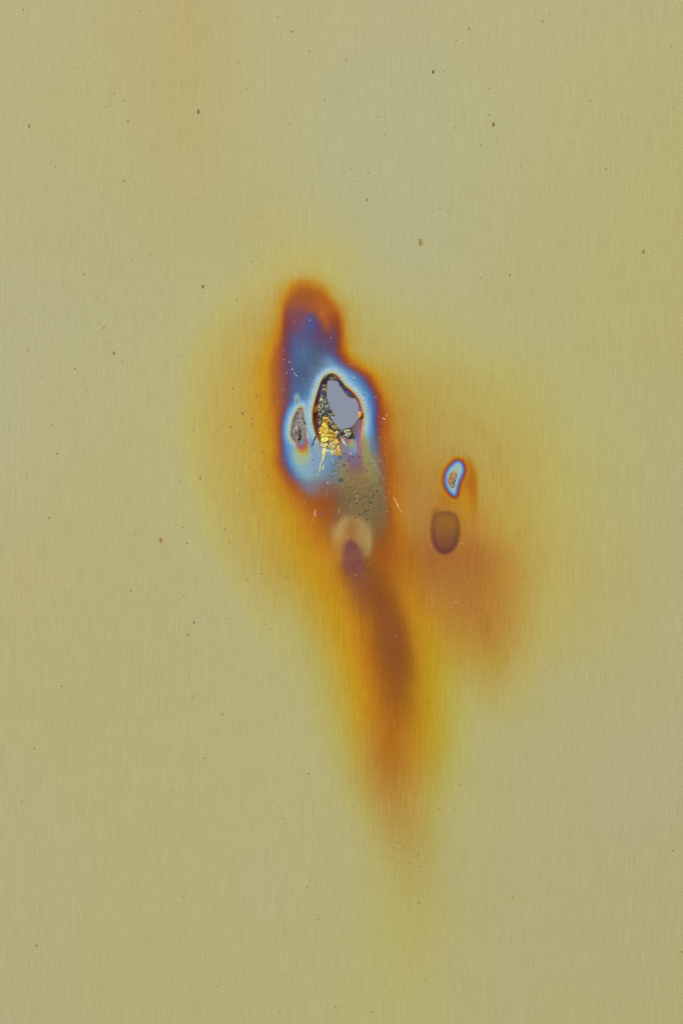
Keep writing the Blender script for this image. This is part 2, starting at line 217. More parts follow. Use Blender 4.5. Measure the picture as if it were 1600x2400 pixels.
HOLE = crop(700, 860, 8.711, [(585, 285), (660, 262), (750, 280), (800, 290), (850, 365), (910, 440), (945, 520), (1010, 590), (1080, 615), (1135, 625),
        (1190, 690), (1220, 790), (1228, 900), (1218, 980), (1195, 1060), (1150, 1140), (1080, 1210), (980, 1255), (850, 1280), (795, 1240),
        (815, 1207), (750, 1180), (690, 1110), (650, 1040), (638, 985), (640, 900), (600, 780), (570, 680), (550, 560), (556, 450), (560, 350)])
RIM = smooth_poly(crop(700, 860, 8.711, [(650, 118), (540, 190), (455, 300), (412, 420), (362, 580), (305, 780), (280, 900), (280, 1050), (322, 1250), (375, 1390), (430, 1600),
        (560, 2100), (850, 2350), (1180, 2300), (1240, 2000), (1242, 1600), (1275, 1400), (1312, 1200), (1322, 1000), (1302, 850), (1252, 700), (1172, 580), (1075, 480), (945, 385), (840, 235), (745, 145)]), 1)
SCAB = smooth_poly(crop(640, 880, 11.758, [(760, 840), (820, 900), (840, 1050), (872, 1250), (905, 1400), (925, 1550), (905, 1680), (860, 1780), (810, 1840), (720, 1870), (620, 1860),
        (545, 1800), (490, 1700), (470, 1580), (490, 1400), (530, 1200), (600, 1040), (690, 900)]), 1)
SMALL = smooth_poly(crop(1020, 1060, 15.68, [(850, 290), (960, 340), (1040, 450), (1080, 600), (1060, 760), (980, 930), (900, 1120), (850, 1300), (820, 1480), (780, 1600), (700, 1650),
        (560, 1560), (420, 1400), (340, 1220), (310, 1000), (350, 780), (450, 570), (620, 400), (740, 310)]), 1)
SCAR = smooth_poly(crop(1020, 1060, 15.68, [(620, 690), (760, 720), (800, 880), (750, 1000), (700, 1120), (700, 1250), (620, 1330), (530, 1230), (445, 1110), (435, 1000), (480, 850)]), 1)
OVAL = smooth_poly(crop(940, 1040, 5.227, [(420, 830), (560, 815), (680, 850), (725, 1000), (718, 1150), (670, 1280), (560, 1365), (450, 1340), (380, 1240), (352, 1080), (362, 920)]), 1)

ARC = smooth_poly(crop(640, 1060, 4.9, [(700, 900), (750, 800), (830, 735), (900, 722), (1010, 745), (1080, 820), (1130, 940), (1150, 1060), (1130, 1170), (1100, 1225),
        (1000, 1240), (760, 1290), (690, 1250), (660, 1080), (680, 960)]), 1)
TONGUE = smooth_poly(crop(640, 1060, 4.9, [(815, 1050), (880, 990), (950, 1020), (1000, 1100), (1040, 1190), (1050, 1300), (1020, 1450), (850, 1450), (790, 1300), (795, 1150)]), 1)

def ramp(v, stops):
    s = np.array(stops, dtype=np.float64)
    return np.stack([np.interp(v, s[:, 0], s[:, 1 + c]) for c in range(3)], axis=-1)

def over(col, rgb, a):
    return col * (1 - a[..., None]) + np.asarray(rgb, dtype=np.float64) * a[..., None]

def blobmask(X, Y, cx, cy, rx, ry, ang=0.0, soft=0.5):
    a = math.radians(ang); u = (X - cx) * math.cos(a) + (Y - cy) * math.sin(a); v = -(X - cx) * math.sin(a) + (Y - cy) * math.cos(a)
    r = np.sqrt((u / rx) ** 2 + (v / ry) ** 2)
    t = np.clip((1 + soft / 2 - r) / soft, 0, 1)
    return t * t * (3 - 2 * t)

_rows = None
def tint(X, Y):
    """sRGB colour (0..255) of the tempered steel at plate position X, Y"""
    global _rows
    if _rows is None: _rows = build_rows_image()
    img, (x0, y0, st) = _rows
    # brushing grain drags the tint up and down along the vertical scratches
    calm = np.clip(1 - blobmask(X, Y, 765, 950, 190, 420, 0, 0.4), 0.1, 1)
    g = vnoise(X / 3.2, Y / 260.0, 5) * 7 + vnoise(X / 11.0, Y / 400.0, 6) * 7 + vnoise(X / 40.0, Y / 500.0, 7) * 8
    wx = fbm(X / 26, Y / 34, 9, 2) * 2.2 + fbm(X / 140, Y / 200, 12, 2) * 5 * calm
    U = np.clip((X + wx * 0.8 - x0) / st, 0, img.shape[1] - 2.001); V = np.clip((Y + g * calm - y0) / st, 0, img.shape[0] - 2.001)
    i = U.astype(int); j = V.astype(int); fu = (U - i)[..., None]; fv = (V - j)[..., None]
    c = (img[j, i] * (1 - fu) + img[j, i + 1] * fu) * (1 - fv) + (img[j + 1, i] * (1 - fu) + img[j + 1, i + 1] * fu) * fv
    B = lambda cx, cy, rx, ry, ang, rgb, al=1.0, soft=0.8: over(c, rgb, al * blobmask(X, Y, cx, cy, rx, ry, ang, soft))
    # --- pale peach tint in the upper left
    c = B(432, 230, 85, 230, -6, (184, 169, 110), 0.22, 1.8)
    c = B(620, 525, 60, 30, -12, (190, 170, 112), 0.3, 1.6)
    # --- lighter yellow rims of the two heat haloes
    def band(pts, w, rgb, al):
        P = smooth_poly_open(pts); d = np.full(X.shape, 1e18); q = (X > P[:, 0].min() - 90) & (X < P[:, 0].max() + 90) & (Y > P[:, 1].min() - 90) & (Y < P[:, 1].max() + 90)
        x, y = X[q], Y[q]; dd_ = np.full(x.shape, 1e18)
        for k in range(len(P) - 1):
            ax, ay = P[k]; ex, ey = P[k + 1] - P[k]; t = np.clip(((x - ax) * ex + (y - ay) * ey) / (ex * ex + ey * ey), 0, 1)
            dd_ = np.minimum(dd_, (x - ax - t * ex) ** 2 + (y - ay - t * ey) ** 2)
        d[q] = dd_
        n_ = 1 + 0.35 * fbm(X / 90, Y / 160, 77, 2)
        return over(c, rgb, al * np.exp(-d / (2 * w * w)) * n_)
    c = band([(820, 596), (700, 590), (610, 640), (545, 710), (495, 790), (464, 880), (450, 970), (450, 1060), (466, 1140), (492, 1220), (524, 1300), (565, 1380), (622, 1470), (690, 1560), (740, 1660), (775, 1760)], 19, (189, 179, 103), 0.27)
    c = band([(960, 790), (1040, 806), (1120, 840), (1196, 905), (1255, 990), (1300, 1100), (1324, 1220), (1326, 1320), (1306, 1440), (1256, 1540), (1190, 1640)], 24, (188, 177, 100), 0.24)
    c = band([(1080, 975), (1130, 1010), (1165, 1060), (1186, 1130)], 12, (180, 140, 56), 0.2)
    # --- colour patches inside the upper lobe
    c = B(712, 714, 30, 16, 0, (162, 90, 48), 0.4, 1.3)
    c = B(697, 748, 17, 26, 10, (128, 74, 86), 0.5, 1.2)
    c = B(758, 736, 9, 36, -12, (174, 98, 40), 0.55, 1.2)
    c = B(729, 752, 9, 18, 0, (78, 82, 148), 0.7, 1.1)
    c = B(1215, 1240, 110, 290, 0, (188, 162, 76), 0.3, 1.5)
    c = B(1085, 1345, 95, 140, -18, (177, 115, 44), 0.42, 1.4)
    # --- left scab surroundings
    c = B(712, 1082, 22, 40, -18, (136, 176, 184), 0.7, 1.3)
    c = B(742, 1040, 28, 60, 0, (128, 158, 190), 0.8, 1.0)
    dS = -sdf(SCAB, X, Y)
    m = np.clip((22 - dS) / 12, 0, 1)
    c = c * (1 - m[..., None]) + ramp(dS, [(-3, 120, 105, 100), (0, 165, 150, 100), (1.6, 178, 185, 130), (4, 160, 190, 185), (8, 140, 180, 205), (14, 100, 155, 205), (24, 90, 140, 190)]) * m[..., None]
    c = B(708, 1064, 20, 26, -10, (166, 180, 142), 0.85, 0.9)
    c = B(708, 1043, 15.5, 26, -10, (186, 168, 76), 0.9, 0.35)
    c = B(707, 1036, 14.5, 24, -10, (190, 124, 66), 0.9, 0.25)
    c = B(705.5, 1030, 13.5, 24, -10, (168, 96, 114), 0.9, 0.28)
    c = B(703.5, 1023, 12.5, 22, -10, (140, 116, 148), 1, 0.25)
    c = B(702.5, 1020, 12, 20, -10, (100, 150, 134), 1, 0.2)
    c = B(696, 936, 7, 15, 0, (120, 165, 190), 0.9, 0.6)
    c = B(695.5, 936, 3.6, 9, 0, (146, 155, 148), 1, 0.5)
    # --- rainbow rim of the hole
    dR = -sdf(RIM, X, Y)
    m = np.clip((22 - dR) / 12, 0, 1) * np.clip((1072 - Y) / 46, 0, 1) * np.clip((Y - 860 + np.clip(X - 735, 0, 30)) / 12, 0, 1)
    m = np.where(dR > 0, m, np.where(X > 833, np.clip((1095 - Y) / 45, 0, 1), np.clip((1050 - Y) / 25, 0, 1)))
    c = c * (1 - m[..., None]) + ramp(dR + fbm(X / 9, Y / 9, 33, 2) * 0.9, [(-18, 70, 66, 56), (-13, 84, 92, 100), (-11, 90, 120, 160), (-7.5, 84, 84, 168), (-5, 128, 62, 120), (-2.6, 176, 84, 72), (-0.6, 198, 130, 66), (1.2, 190, 178, 104), (4, 166, 190, 168), (9, 160, 190, 208), (15, 134, 176, 206), (22, 108, 158, 200)]) * m[..., None]
    # olive band under the right rim
    c = B(857, 1062, 9, 44, -6, (160, 150, 92), 0.9, 0.9)
    c = B(868, 1098, 12, 40, -14, (146, 142, 96), 0.7, 1.0)
    c = B(843, 1040, 5, 46, -2, (146, 92, 124), 0.55, 1.2)
    c = B(826, 1074, 17, 26, -10, (118, 104, 150), 0.6, 1.2)
    c = B(838, 1098, 20, 14, 0, (130, 92, 94), 0.4, 1.2)
    c = B(829, 1058, 10, 12, 0, (104, 130, 172), 0.85, 0.8)
    c = B(826, 1044, 10, 10, 0, (110, 150, 130), 0.9, 0.7)
    c = B(822, 1036, 8, 9, 0, (158, 140, 96), 0.9, 0.7)
    c = B(814, 1032, 5, 9, -20, (140, 96, 120), 0.9, 0.7)
    c = B(803, 1042, 10, 22, -6, (122, 112, 112), 0.9, 0.8)
    c = B(832, 1005, 9, 20, 22, (118, 104, 100), 0.95, 0.6)
    c = B(803, 1092, 18, 20, 0, (142, 132, 104), 0.5, 1.2)
    # left inner flank: red-brown tint with the shade of the recess painted in
    c = B(742, 962, 5, 30, 16, (122, 60, 42), 0.95, 0.7)
    c = B(740, 995, 6, 30, -8, (112, 56, 38), 1, 0.6)
    c = B(750, 915, 4.5, 34, 17, (104, 70, 86), 0.9, 0.7)
    c = B(752, 912, 2.4, 14, 14, (118, 110, 180), 0.9, 0.8)
    c = B(739, 960, 5, 9, 22, (196, 120, 44), 0.95, 0.7)
    c = B(740, 970, 5, 4, 0, (46, 22, 14), 0.9, 0.8)
    # --- small burn on the right
    dd = sdf(SMALL, X, Y)
    tail = blobmask(X, Y, 1094, 1134, 24, 66, -4, 0.8)
    c = over(c, (190, 132, 18), tail * 0.8 * np.clip((Y - 1075) / 30, 0, 1))
    c = B(1098, 1116, 15, 40, -8, (176, 100, 12), 0.75, 1.3)
    c = B(1110, 1160, 8, 48, -2, (174, 106, 30), 0.5, 1.4)
    c = B(1048, 1168, 20, 26, 0, (176, 112, 30), 0.5, 1.3)
    m = np.clip((dd + 15) / 9, 0, 1)
    c = c * (1 - m[..., None]) + ramp(dd, [(-15, 188, 140, 40), (-9, 190, 134, 20), (-4.5, 176, 98, 12), (-2, 150, 76, 40), (0, 136, 80, 100), (2, 88, 100, 178), (4.2, 76, 144, 206), (6.6, 126, 176, 210), (9, 156, 186, 190), (12, 160, 180, 168)]) * m[..., None]
    ds = sdf(SCAR, X, Y)
    c = over(c, (150, 125, 92), np.clip((ds + 1.2) / 1.6, 0, 1))
    # --- brown oval stain
    do = sdf(OVAL, X, Y)
    m = np.clip((do + 3.5) / 8, 0, 1)
    low = np.clip((Y - 1225) / 65, 0, 1)[..., None]
    rimc = np.array([126, 84, 46.]) * (1 - low) + np.array([102, 56, 58.]) * low
    inc = np.array([148, 100, 46.]) * (1 - low) + np.array([120, 72, 56.]) * low
    q = np.clip((do - 3) / 13, 0, 1)[..., None]
    c = c * (1 - m[..., None] * 0.95) + (rimc * (1 - q) + inc * q) * m[..., None] * 0.95
    c = B(1020, 1200, 9, 12, 20, (146, 98, 40), 0.6, 1.2)
    # --- pale tan arc over a plum tongue, below the olive patch
    da = sdf(ARC, X, Y) + fbm(X / 4, Y / 12, 41, 2) * 1.5; dt = sdf(TONGUE, X, Y) + fbm(X / 3, Y / 14, 42, 2) * 2.5
    k = np.clip((Y - 1210) / 80, 0, 1)[..., None]; side = np.clip((X - 820) / 40, 0, 1)[..., None]
    ac = np.array([178, 150, 98.]) * (1 - k) + (np.array([180, 128, 52.]) * (1 - side) + np.array([162, 134, 78.]) * side) * k
    m = (np.clip((da + 4) / 12, 0, 1) * np.clip((1345 - Y) / 60, 0, 1))[..., None] * (0.9 - 0.35 * np.clip((da - 14) / 14, 0, 1))[..., None]
    c = c * (1 - m) + ac * m
    c = B(824, 1238, 13, 26, 0, (160, 108, 52), 0.7, 1.3)
    c = B(800, 1232, 8, 26, 18, (182, 152, 98), 0.5, 1.3)
    c = B(862, 1262, 6, 30, 2, (170, 146, 88), 0.55, 1.2)
    m = (np.clip((dt + 5) / 12, 0, 1) * np.clip((1375 - Y) / 90, 0, 1))[..., None] * 0.95
    c = c * (1 - m) + np.array([124, 74, 76.]) * m
    c = B(842, 1155, 58, 85, -6, (142, 114, 74), 0.38, 1.1)
    c = B(915, 1480, 34, 110, -6, (142, 80, 50), 0.3, 1.3)
    # --- charcoal dot and soft smudges on the olive patch
    c = B(799, 1125, 5.5, 4.5, 0, (84, 84, 72), 0.95, 0.6)
    cool = np.clip((c[..., 2] - c[..., 0]) / 40, 0, 1)[..., None] * 0.13
    c = c * (1 - cool) + c.mean(-1, keepdims=True) * cool
    return np.clip(c, 0, 255)
def grit(X, Y):
    """how gritty the oxide is (0 smooth .. 1 sooty)"""
    m = blobmask(X, Y, 840, 1150, 62, 95, -6, 0.7)
    m = np.maximum(m, 0.6 * blobmask(X, Y, 1044, 1245, 38, 55, 0, 0.3))
    m = np.maximum(m, 0.45 * blobmask(X, Y, 745, 880, 90, 130, 0, 0.8))
    m = np.maximum(m, 0.4 * blobmask(X, Y, 900, 1480, 90, 260, -8, 0.8))
    m = np.maximum(m, 0.4 * blobmask(X, Y, 1070, 1340, 120, 150, -20, 0.8))
    return m
# ---- FIELD END
def base_of(rgb255):
    return np.clip((lin(rgb255) - OFS) / GAIN, 0.002, 0.95)

# ---------------------------------------------------------------- helpers
def plate_height(X, Y):
    """relief of the plate towards the viewer, in plate units"""
    r = sdf(RIM, X, Y)
    low = np.clip((1062 - Y) / 34, 0, 1)
    h = -5.5 * np.clip((r - 0.5) / 9, 0, 1) ** 0.8 * low
    h = h + np.where(r < 0, 1.8 * np.exp(r / 28), 1.8 * np.clip(1 - r / 6, 0, 1)) * low
    s = sdf(SCAB, X, Y)
    h = h - 2.2 * np.clip(s / 5, 0, 1) + 0.9 * np.exp(-np.clip(-s, 0, 200) / 12)
    q = sdf(SMALL, X, Y)
    h = h + 0.5 * np.clip((q + 4) / 10, 0, 1)
    return h

def P3(X, Y, H):
    return np.stack([(X - 800) * S, -H * S, (1200 - Y) * S], axis=-1)

def make_mesh(name, verts, faces, cols=None, smooth=True):
    me = bpy.data.meshes.new(name)
    V = np.asarray(verts, dtype=np.float32)
    if isinstance(faces, np.ndarray):
        n, k = faces.shape
        me.vertices.add(len(V)); me.vertices.foreach_set('co', V.ravel())
        me.loops.add(n * k); me.loops.foreach_set('vertex_index', faces.astype(np.int32).ravel())
        me.polygons.add(n); me.polygons.foreach_set('loop_start', np.arange(0, n * k, k, dtype=np.int32))
        me.update(calc_edges=True)
    else:
        me.from_pydata([tuple(v) for v in V], [], faces)
    if cols is not None:
        a = me.color_attributes.new('tint', 'FLOAT_COLOR', 'POINT')
        C4 = np.ones((len(V), 4), np.float32); C4[:, :np.shape(cols)[1]] = cols; a.data.foreach_set('color', C4.ravel())
    if smooth: me.polygons.foreach_set('use_smooth', np.ones(len(me.polygons), bool))
    me.update(); me.validate()
    return me

def link(name, me, mat, parent=None):
    o = bpy.data.objects.new(name, me); scene.collection.objects.link(o)
    if mat is not None: me.materials.append(mat)
    if parent is not None: o.parent = parent
    return o

def node(nt, t, **kw):
    n = nt.nodes.new(t)
    for k, v in kw.items():
        if hasattr(n, k): setattr(n, k, v)
    return n

def noise_fac(nt, scale3, detail=2.0, rough=0.5, loc=(0, 0, 0)):
    tc = node(nt, 'ShaderNodeTexCoord'); mp = node(nt, 'ShaderNodeMapping'); mp.inputs['Scale'].default_value = scale3; mp.inputs['Location'].default_value = loc
    nt.links.new(tc.outputs['Object'], mp.inputs['Vector'])
    n = node(nt, 'ShaderNodeTexNoise'); n.inputs['Scale'].default_value = 1.0; n.inputs['Detail'].default_value = detail; n.inputs['Roughness'].default_value = rough
    nt.links.new(mp.outputs[0], n.inputs['Vector'])
    return n.outputs['Fac']

def math_n(nt, op, a, b=None, c=None):
    m = node(nt, 'ShaderNodeMath', operation=op)
    for i, v in enumerate((a, b, c)):
        if v is None: continue
        if isinstance(v, (int, float)): m.inputs[i].default_value = v
        else: nt.links.new(v, m.inputs[i])
    return m.outputs[0]

def steel_material():
    m = bpy.data.materials.new('tempered_brushed_steel'); m.use_nodes = True; nt = m.node_tree; nt.nodes.clear()
    out = node(nt, 'ShaderNodeOutputMaterial'); p = node(nt, 'ShaderNodeBsdfPrincipled')
    nt.links.new(p.outputs[0], out.inputs[0])
    at = node(nt, 'ShaderNodeAttribute'); at.attribute_name = 'tint'
    u = 1 / S
    s1 = noise_fac(nt, (u / 3.0, 1, u / 60), 3, 0.6)              # fine vertical brushing
    s2 = noise_fac(nt, (u / 8.0, 1, u / 260), 2, 0.5, (3, 0, 7))   # broader bands
    g = noise_fac(nt, (u / 2.6, 1, u / 3.4), 2, 0.7, (11, 0, 2))   # mottled grain
    g2 = noise_fac(nt, (u / 14, 1, u / 22), 2, 0.6, (5, 0, 1))
    k = math_n(nt, 'ADD', math_n(nt, 'MULTIPLY_ADD', s1, 0.32, -0.16), math_n(nt, 'MULTIPLY_ADD', s2, 0.09, -0.045))
    k = math_n(nt, 'ADD', k, math_n(nt, 'MULTIPLY', math_n(nt, 'MULTIPLY_ADD', g, 0.8, -0.4), math_n(nt, 'MULTIPLY_ADD', at.outputs['Alpha'], 2.2, 1.0)))
    k = math_n(nt, 'ADD', k, math_n(nt, 'MULTIPLY_ADD', g2, 0.07, -0.035))
    sep = node(nt, 'ShaderNodeSeparateColor', mode='HSV'); nt.links.new(at.outputs['Color'], sep.inputs[0])
    hot = node(nt, 'ShaderNodeMapRange'); hot.inputs['From Min'].default_value = 0.55; hot.inputs['From Max'].default_value = 0.97
    nt.links.new(sep.outputs[1], hot.inputs['Value'])               # thicker oxide shows the brushing more
    s3 = noise_fac(nt, (u / 4.2, 1, u / 80), 4, 0.75, (9, 0, 4))
    hk = math_n(nt, 'MULTIPLY', math_n(nt, 'MULTIPLY_ADD', s3, 1.1, -0.55), hot.outputs[0])
    comb = node(nt, 'ShaderNodeCombineColor')
    for i, (w, wh) in enumerate(((0.8, 0.35), (1.0, 0.75), (1.35, 1.2))):
        nt.links.new(math_n(nt, 'MULTIPLY_ADD', hk, wh, math_n(nt, 'MULTIPLY_ADD', k, w, 1.0)), comb.inputs[i])
    mix = node(nt, 'ShaderNodeVectorMath', operation='MULTIPLY')
    nt.links.new(at.outputs['Color'], mix.inputs[0]); nt.links.new(comb.outputs[0], mix.inputs[1])
    nt.links.new(mix.outputs[0], p.inputs['Base Color'])
    p.inputs['Metallic'].default_value = 0.1; p.inputs['Specular IOR Level'].default_value = 0.3
    nt.links.new(math_n(nt, 'MULTIPLY_ADD', s1, 0.2, 0.5), p.inputs['Roughness'])
    b = node(nt, 'ShaderNodeBump'); b.inputs['Strength'].default_value = 0.35; b.inputs['Distance'].default_value = 0.00003
    nt.links.new(math_n(nt, 'ADD', s1, g), b.inputs['Height']); nt.links.new(b.outputs[0], p.inputs['Normal'])
    return m

def slag_material(name, rough, metal, bump, grain):
    m = bpy.data.materials.new(name); m.use_nodes = True; nt = m.node_tree; p = nt.nodes['Principled BSDF']
    at = node(nt, 'ShaderNodeAttribute'); at.attribute_name = 'tint'; u = 1 / S
    g = noise_fac(nt, (u / 2.5, u / 2.5, u / 2.5), 3, 0.65)
    f = math_n(nt, 'MULTIPLY_ADD', g, grain, 1 - grain / 2)
    mix = node(nt, 'ShaderNodeVectorMath', operation='SCALE'); nt.links.new(at.outputs['Color'], mix.inputs[0]); nt.links.new(f, mix.inputs['Scale'])
    nt.links.new(mix.outputs[0], p.inputs['Base Color'])
    p.inputs['Metallic'].default_value = metal; p.inputs['Roughness'].default_value = rough
    b = node(nt, 'ShaderNodeBump'); b.inputs['Strength'].default_value = bump; b.inputs['Distance'].default_value = 0.00025
    nt.links.new(g, b.inputs['Height']); nt.links.new(b.outputs[0], p.inputs['Normal'])
    return m

# ---------------------------------------------------------------- sky seen through the hole
def sky_material():
    m = bpy.data.materials.new('overcast_sky'); m.use_nodes = True; nt = m.node_tree; nt.nodes.clear()
    out = node(nt, 'ShaderNodeOutputMaterial'); e = node(nt, 'ShaderNodeEmission'); nt.links.new(e.outputs[0], out.inputs[0])
    n = noise_fac(nt, (0.3, 0.3, 0.3), 3, 0.5); mx = node(nt, 'ShaderNodeMixRGB')
    nt.links.new(n, mx.inputs[0]); mx.inputs[1].default_value = (*lin((139, 145, 161)), 1); mx.inputs[2].default_value = (*lin((143, 147, 162)), 1)
    nt.links.new(mx.outputs[0], e.inputs[0]); return m
R = 12.0
vs, fs = [], []
NA, NE = 24, 10
for j in range(NE + 1):                        # the part of the sky dome that lies behind the plate
    el = math.radians(-75 + 150 * j / NE)
    for i in range(NA + 1):
        az = math.radians(-75 + 150 * i / NA)
        vs.append((R * math.sin(az) * math.cos(el), R * math.cos(az) * math.cos(el), R * math.sin(el)))
for j in range(NE):
    for i in range(NA):
        a = j * (NA + 1) + i; fs.append((a, a + 1, a + NA + 2, a + NA + 1))
so = link('sky', make_mesh('sky', vs, np.array(fs)), sky_material()); so['kind'] = 'structure'

# ---------------------------------------------------------------- the steel plate
steel = steel_material()
def lines(segs):
    o = []
    for a, b, st in segs: o.append(np.arange(a, b, st, dtype=np.float64))
    return np.concatenate(o + [[segs[-1][1]]])
XL = lines([(-480, -40, 40), (-40, 400, 10), (400, 600, 4), (600, 900, 1.5), (900, 1020, 2.5), (1020, 1120, 1.6), (1120, 1360, 4), (1360, 1640, 10), (1640, 2080, 40)])
YL = lines([(-680, -40, 40), (-40, 600, 10), (600, 650, 4), (650, 860, 2.5), (860, 1060, 1.5), (1060, 1170, 1.6), (1170, 1360, 2.5), (1360, 2100, 6), (2100, 2440, 12), (2440, 3080, 40)])
GX, GY = np.meshgrid(XL, YL)
HP = np.array(HOLE)
near = (GX > 755) & (GX < 850) & (GY > 880) & (GY < 1015)
dh = np.full(GX.shape, -99.0); dh[near] = sdf(HP, GX[near], GY[near])
inside = dh > 0.0
ny, nx = GX.shape
cell_in = inside[:-1, :-1] & inside[1:, :-1] & inside[:-1, 1:] & inside[1:, 1:]
# nodes of the hole that still carry a face are pulled onto the melted edge
keepv = np.zeros_like(inside); k = ~cell_in
keepv[:-1, :-1] |= k; keepv[1:, :-1] |= k; keepv[:-1, 1:] |= k; keepv[1:, 1:] |= k
pull = np.argwhere(inside & keepv)
for (r, c) in pull:
    px, py = GX[r, c], GY[r, c]; best = None
    for q in range(len(HP)):
        ax, ay = HP[q]; bx, by = HP[(q + 1) % len(HP)]; ex, ey = bx - ax, by - ay
        t = min(1, max(0, ((px - ax) * ex + (py - ay) * ey) / (ex * ex + ey * ey)))
        d = (px - ax - t * ex) ** 2 + (py - ay - t * ey) ** 2
        if best is None or d < best[0]: best = (d, ax + t * ex, ay + t * ey)
    GX[r, c], GY[r, c] = best[1], best[2]
GH = np.zeros(GX.shape); m = (GX > 560) & (GX < 1160) & (GY > 760) & (GY < 1240)
GH[m] = plate_height(GX[m], GY[m])
cols = np.concatenate([base_of(tint(GX, GY)), grit(GX, GY)[..., None]], -1).reshape(-1, 4)
idx = np.arange(nx * ny).reshape(ny, nx)
quads = np.stack([idx[:-1, :-1], idx[1:, :-1], idx[1:, 1:], idx[:-1, 1:]], -1)[~cell_in]
used = np.zeros(nx * ny, bool); used[quads.ravel()] = True
remap = np.cumsum(used) - 1
V = P3(GX, GY, GH).reshape(-1, 3)[used]; C = cols[used]; Q = remap[quads]
# walls of the hole and outer edges, then the flat back
T = 11.0
e = np.concatenate([Q[:, [0, 1]], Q[:, [1, 2]], Q[:, [2, 3]], Q[:, [3, 0]]])
key = np.sort(e, 1); key = key[:, 0].astype(np.int64) * (len(V) + 1) + key[:, 1]
u_, inv, cnt = np.unique(key, return_inverse=True, return_counts=True)
be = e[cnt[inv] == 1]
bv = np.unique(be); bmap = {int(v): len(V) + i for i, v in enumerate(bv)}
BV = V[bv].copy(); BV[:, 1] = T * S
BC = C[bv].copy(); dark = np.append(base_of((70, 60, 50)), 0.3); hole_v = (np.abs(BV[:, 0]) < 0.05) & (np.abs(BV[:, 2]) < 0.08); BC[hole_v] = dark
walls = np.array([[b, a, bmap[int(a)], bmap[int(b)]] for a, b in be])
me = make_mesh('panel', np.concatenate([V, BV]), np.concatenate([Q, walls]), np.concatenate([C, BC]))
bm = bmesh.new(); bm.from_mesh(me)
bm.edges.ensure_lookup_table(); open_e = [e_ for e_ in bm.edges if e_.is_boundary]
# back: only the corners of the outer rectangle and the hole loop matter
bmesh.ops.triangle_fill(bm, use_beauty=True, edges=open_e)
bm.to_mesh(me); bm.free(); me.update()
plate = bpy.data.objects.new('steel_plate', None); scene.collection.objects.link(plate); plate.empty_display_size = 0.02
plate['label'] = 'pale golden brushed steel plate burnt through, with blue, purple and orange heat tint'
plate['category'] = 'metal plate'
link('panel', me, steel, plate)

# ---------------------------------------------------------------- slag, scabs and oxide crust fused to the plate
slag = slag_material('slag', 0.5, 0.1, 0.35, 0.4)
gloss = slag_material('glassy_oxide', 0.35, 0.05, 0.25, 0.2)
dull = slag_material('dull_scale', 0.7, 0.0, 0.3, 0.25)

def colour_by(v, stops):
    return base_of(ramp(v, stops))

def lump(name, poly, height, stops, seed, edge=3.0, rough=0.5, rs=3.0, cs=4.0, step=None, mat=None, base=None, parent=plate, label=None, smooth_it=1, root=-1.6, grow=0.0):
    P = smooth_poly(poly, smooth_it) if smooth_it else np.array(poly, dtype=np.float64)
    x0, y0 = P.min(0) - 1.5 - grow; x1, y1 = P.max(0) + 1.5 + grow
    st = step or max(0.55, min(1.0, max(x1 - x0, y1 - y0) / 50))
    X, Y = np.meshgrid(np.arange(x0, x1 + st, st), np.arange(y0, y1 + st, st))
    X = X + vnoise(X * 3, Y * 3, seed) * st * 0.18; Y = Y + vnoise(X * 3, Y * 3, seed + 1) * st * 0.18
    d = sdf(P, X, Y) + grow + fbm(X / 2.5, Y / 2.5, seed + 2, 2) * 1.1
    b = plate_height(X, Y) if base is None else np.full(X.shape, float(base))
    prof = np.sqrt(np.clip(1 - (1 - np.clip(d / edge, 0, 1)) ** 2, 0, 1))
    rid = 1 - np.abs(fbm(X / rs, Y / rs, seed + 3, 3)) * 2
    h = b + height * 0.55 * prof * (1 + rough * 0.6 * (rid - 0.5)) + 0.2
    h = np.where(d > 0, h, b + root)
    n = fbm(X / cs, Y / cs, seed + 4, 3) * 1.6 * 0.5 + 0.5
    col = colour_by(np.clip(n, 0, 1), stops).reshape(-1, 3)
    ny_, nx_ = X.shape; ii = np.arange(nx_ * ny_).reshape(ny_, nx_)
    any_in = (d[:-1, :-1] > 0) | (d[1:, :-1] > 0) | (d[1:, 1:] > 0) | (d[:-1, 1:] > 0)
    q = np.stack([ii[:-1, :-1], ii[1:, :-1], ii[1:, 1:], ii[:-1, 1:]], -1)[any_in]
    if len(q) == 0: return None
    us = np.zeros(nx_ * ny_, bool); us[q.ravel()] = True; rm = np.cumsum(us) - 1
    o = link(name, make_mesh(name, P3(X, Y, h).reshape(-1, 3)[us], rm[q], col[us]), mat or slag, parent)
    if label: o['label'] = label
    return o

A = lambda pts: crop(720, 960, 13.067, pts)
Bc = lambda pts: crop(700, 860, 8.711, pts)
YEL = [(0.1, 150, 112, 30), (0.35, 206, 160, 44), (0.6, 226, 196, 62), (0.85, 238, 226, 120)]
GOLD = [(0.15, 130, 92, 30), (0.45, 206, 156, 50), (0.7, 224, 182, 78), (0.95, 230, 205, 130)]
CREAM = [(0.1, 160, 146, 92), (0.4, 208, 196, 130), (0.7, 224, 212, 158), (0.95, 232, 222, 190)]
OLIVE = [(0.1, 130, 120, 66), (0.5, 186, 176, 112), (0.9, 210, 200, 142)]
DARK = [(0.1, 44, 44, 40), (0.45, 74, 76, 72), (0.62, 96, 100, 98), (0.8, 150, 152, 120), (0.95, 204, 204, 150)]
MOTT = [(0.2, 58, 60, 58), (0.42, 84, 88, 86), (0.56, 104, 108, 102), (0.68, 140, 142, 122), (0.82, 184, 184, 140), (0.95, 206, 204, 160)]
BROWN = [(0.2, 44, 32, 20), (0.45, 96, 78, 42), (0.65, 150, 130, 76), (0.85, 200, 180, 110)]
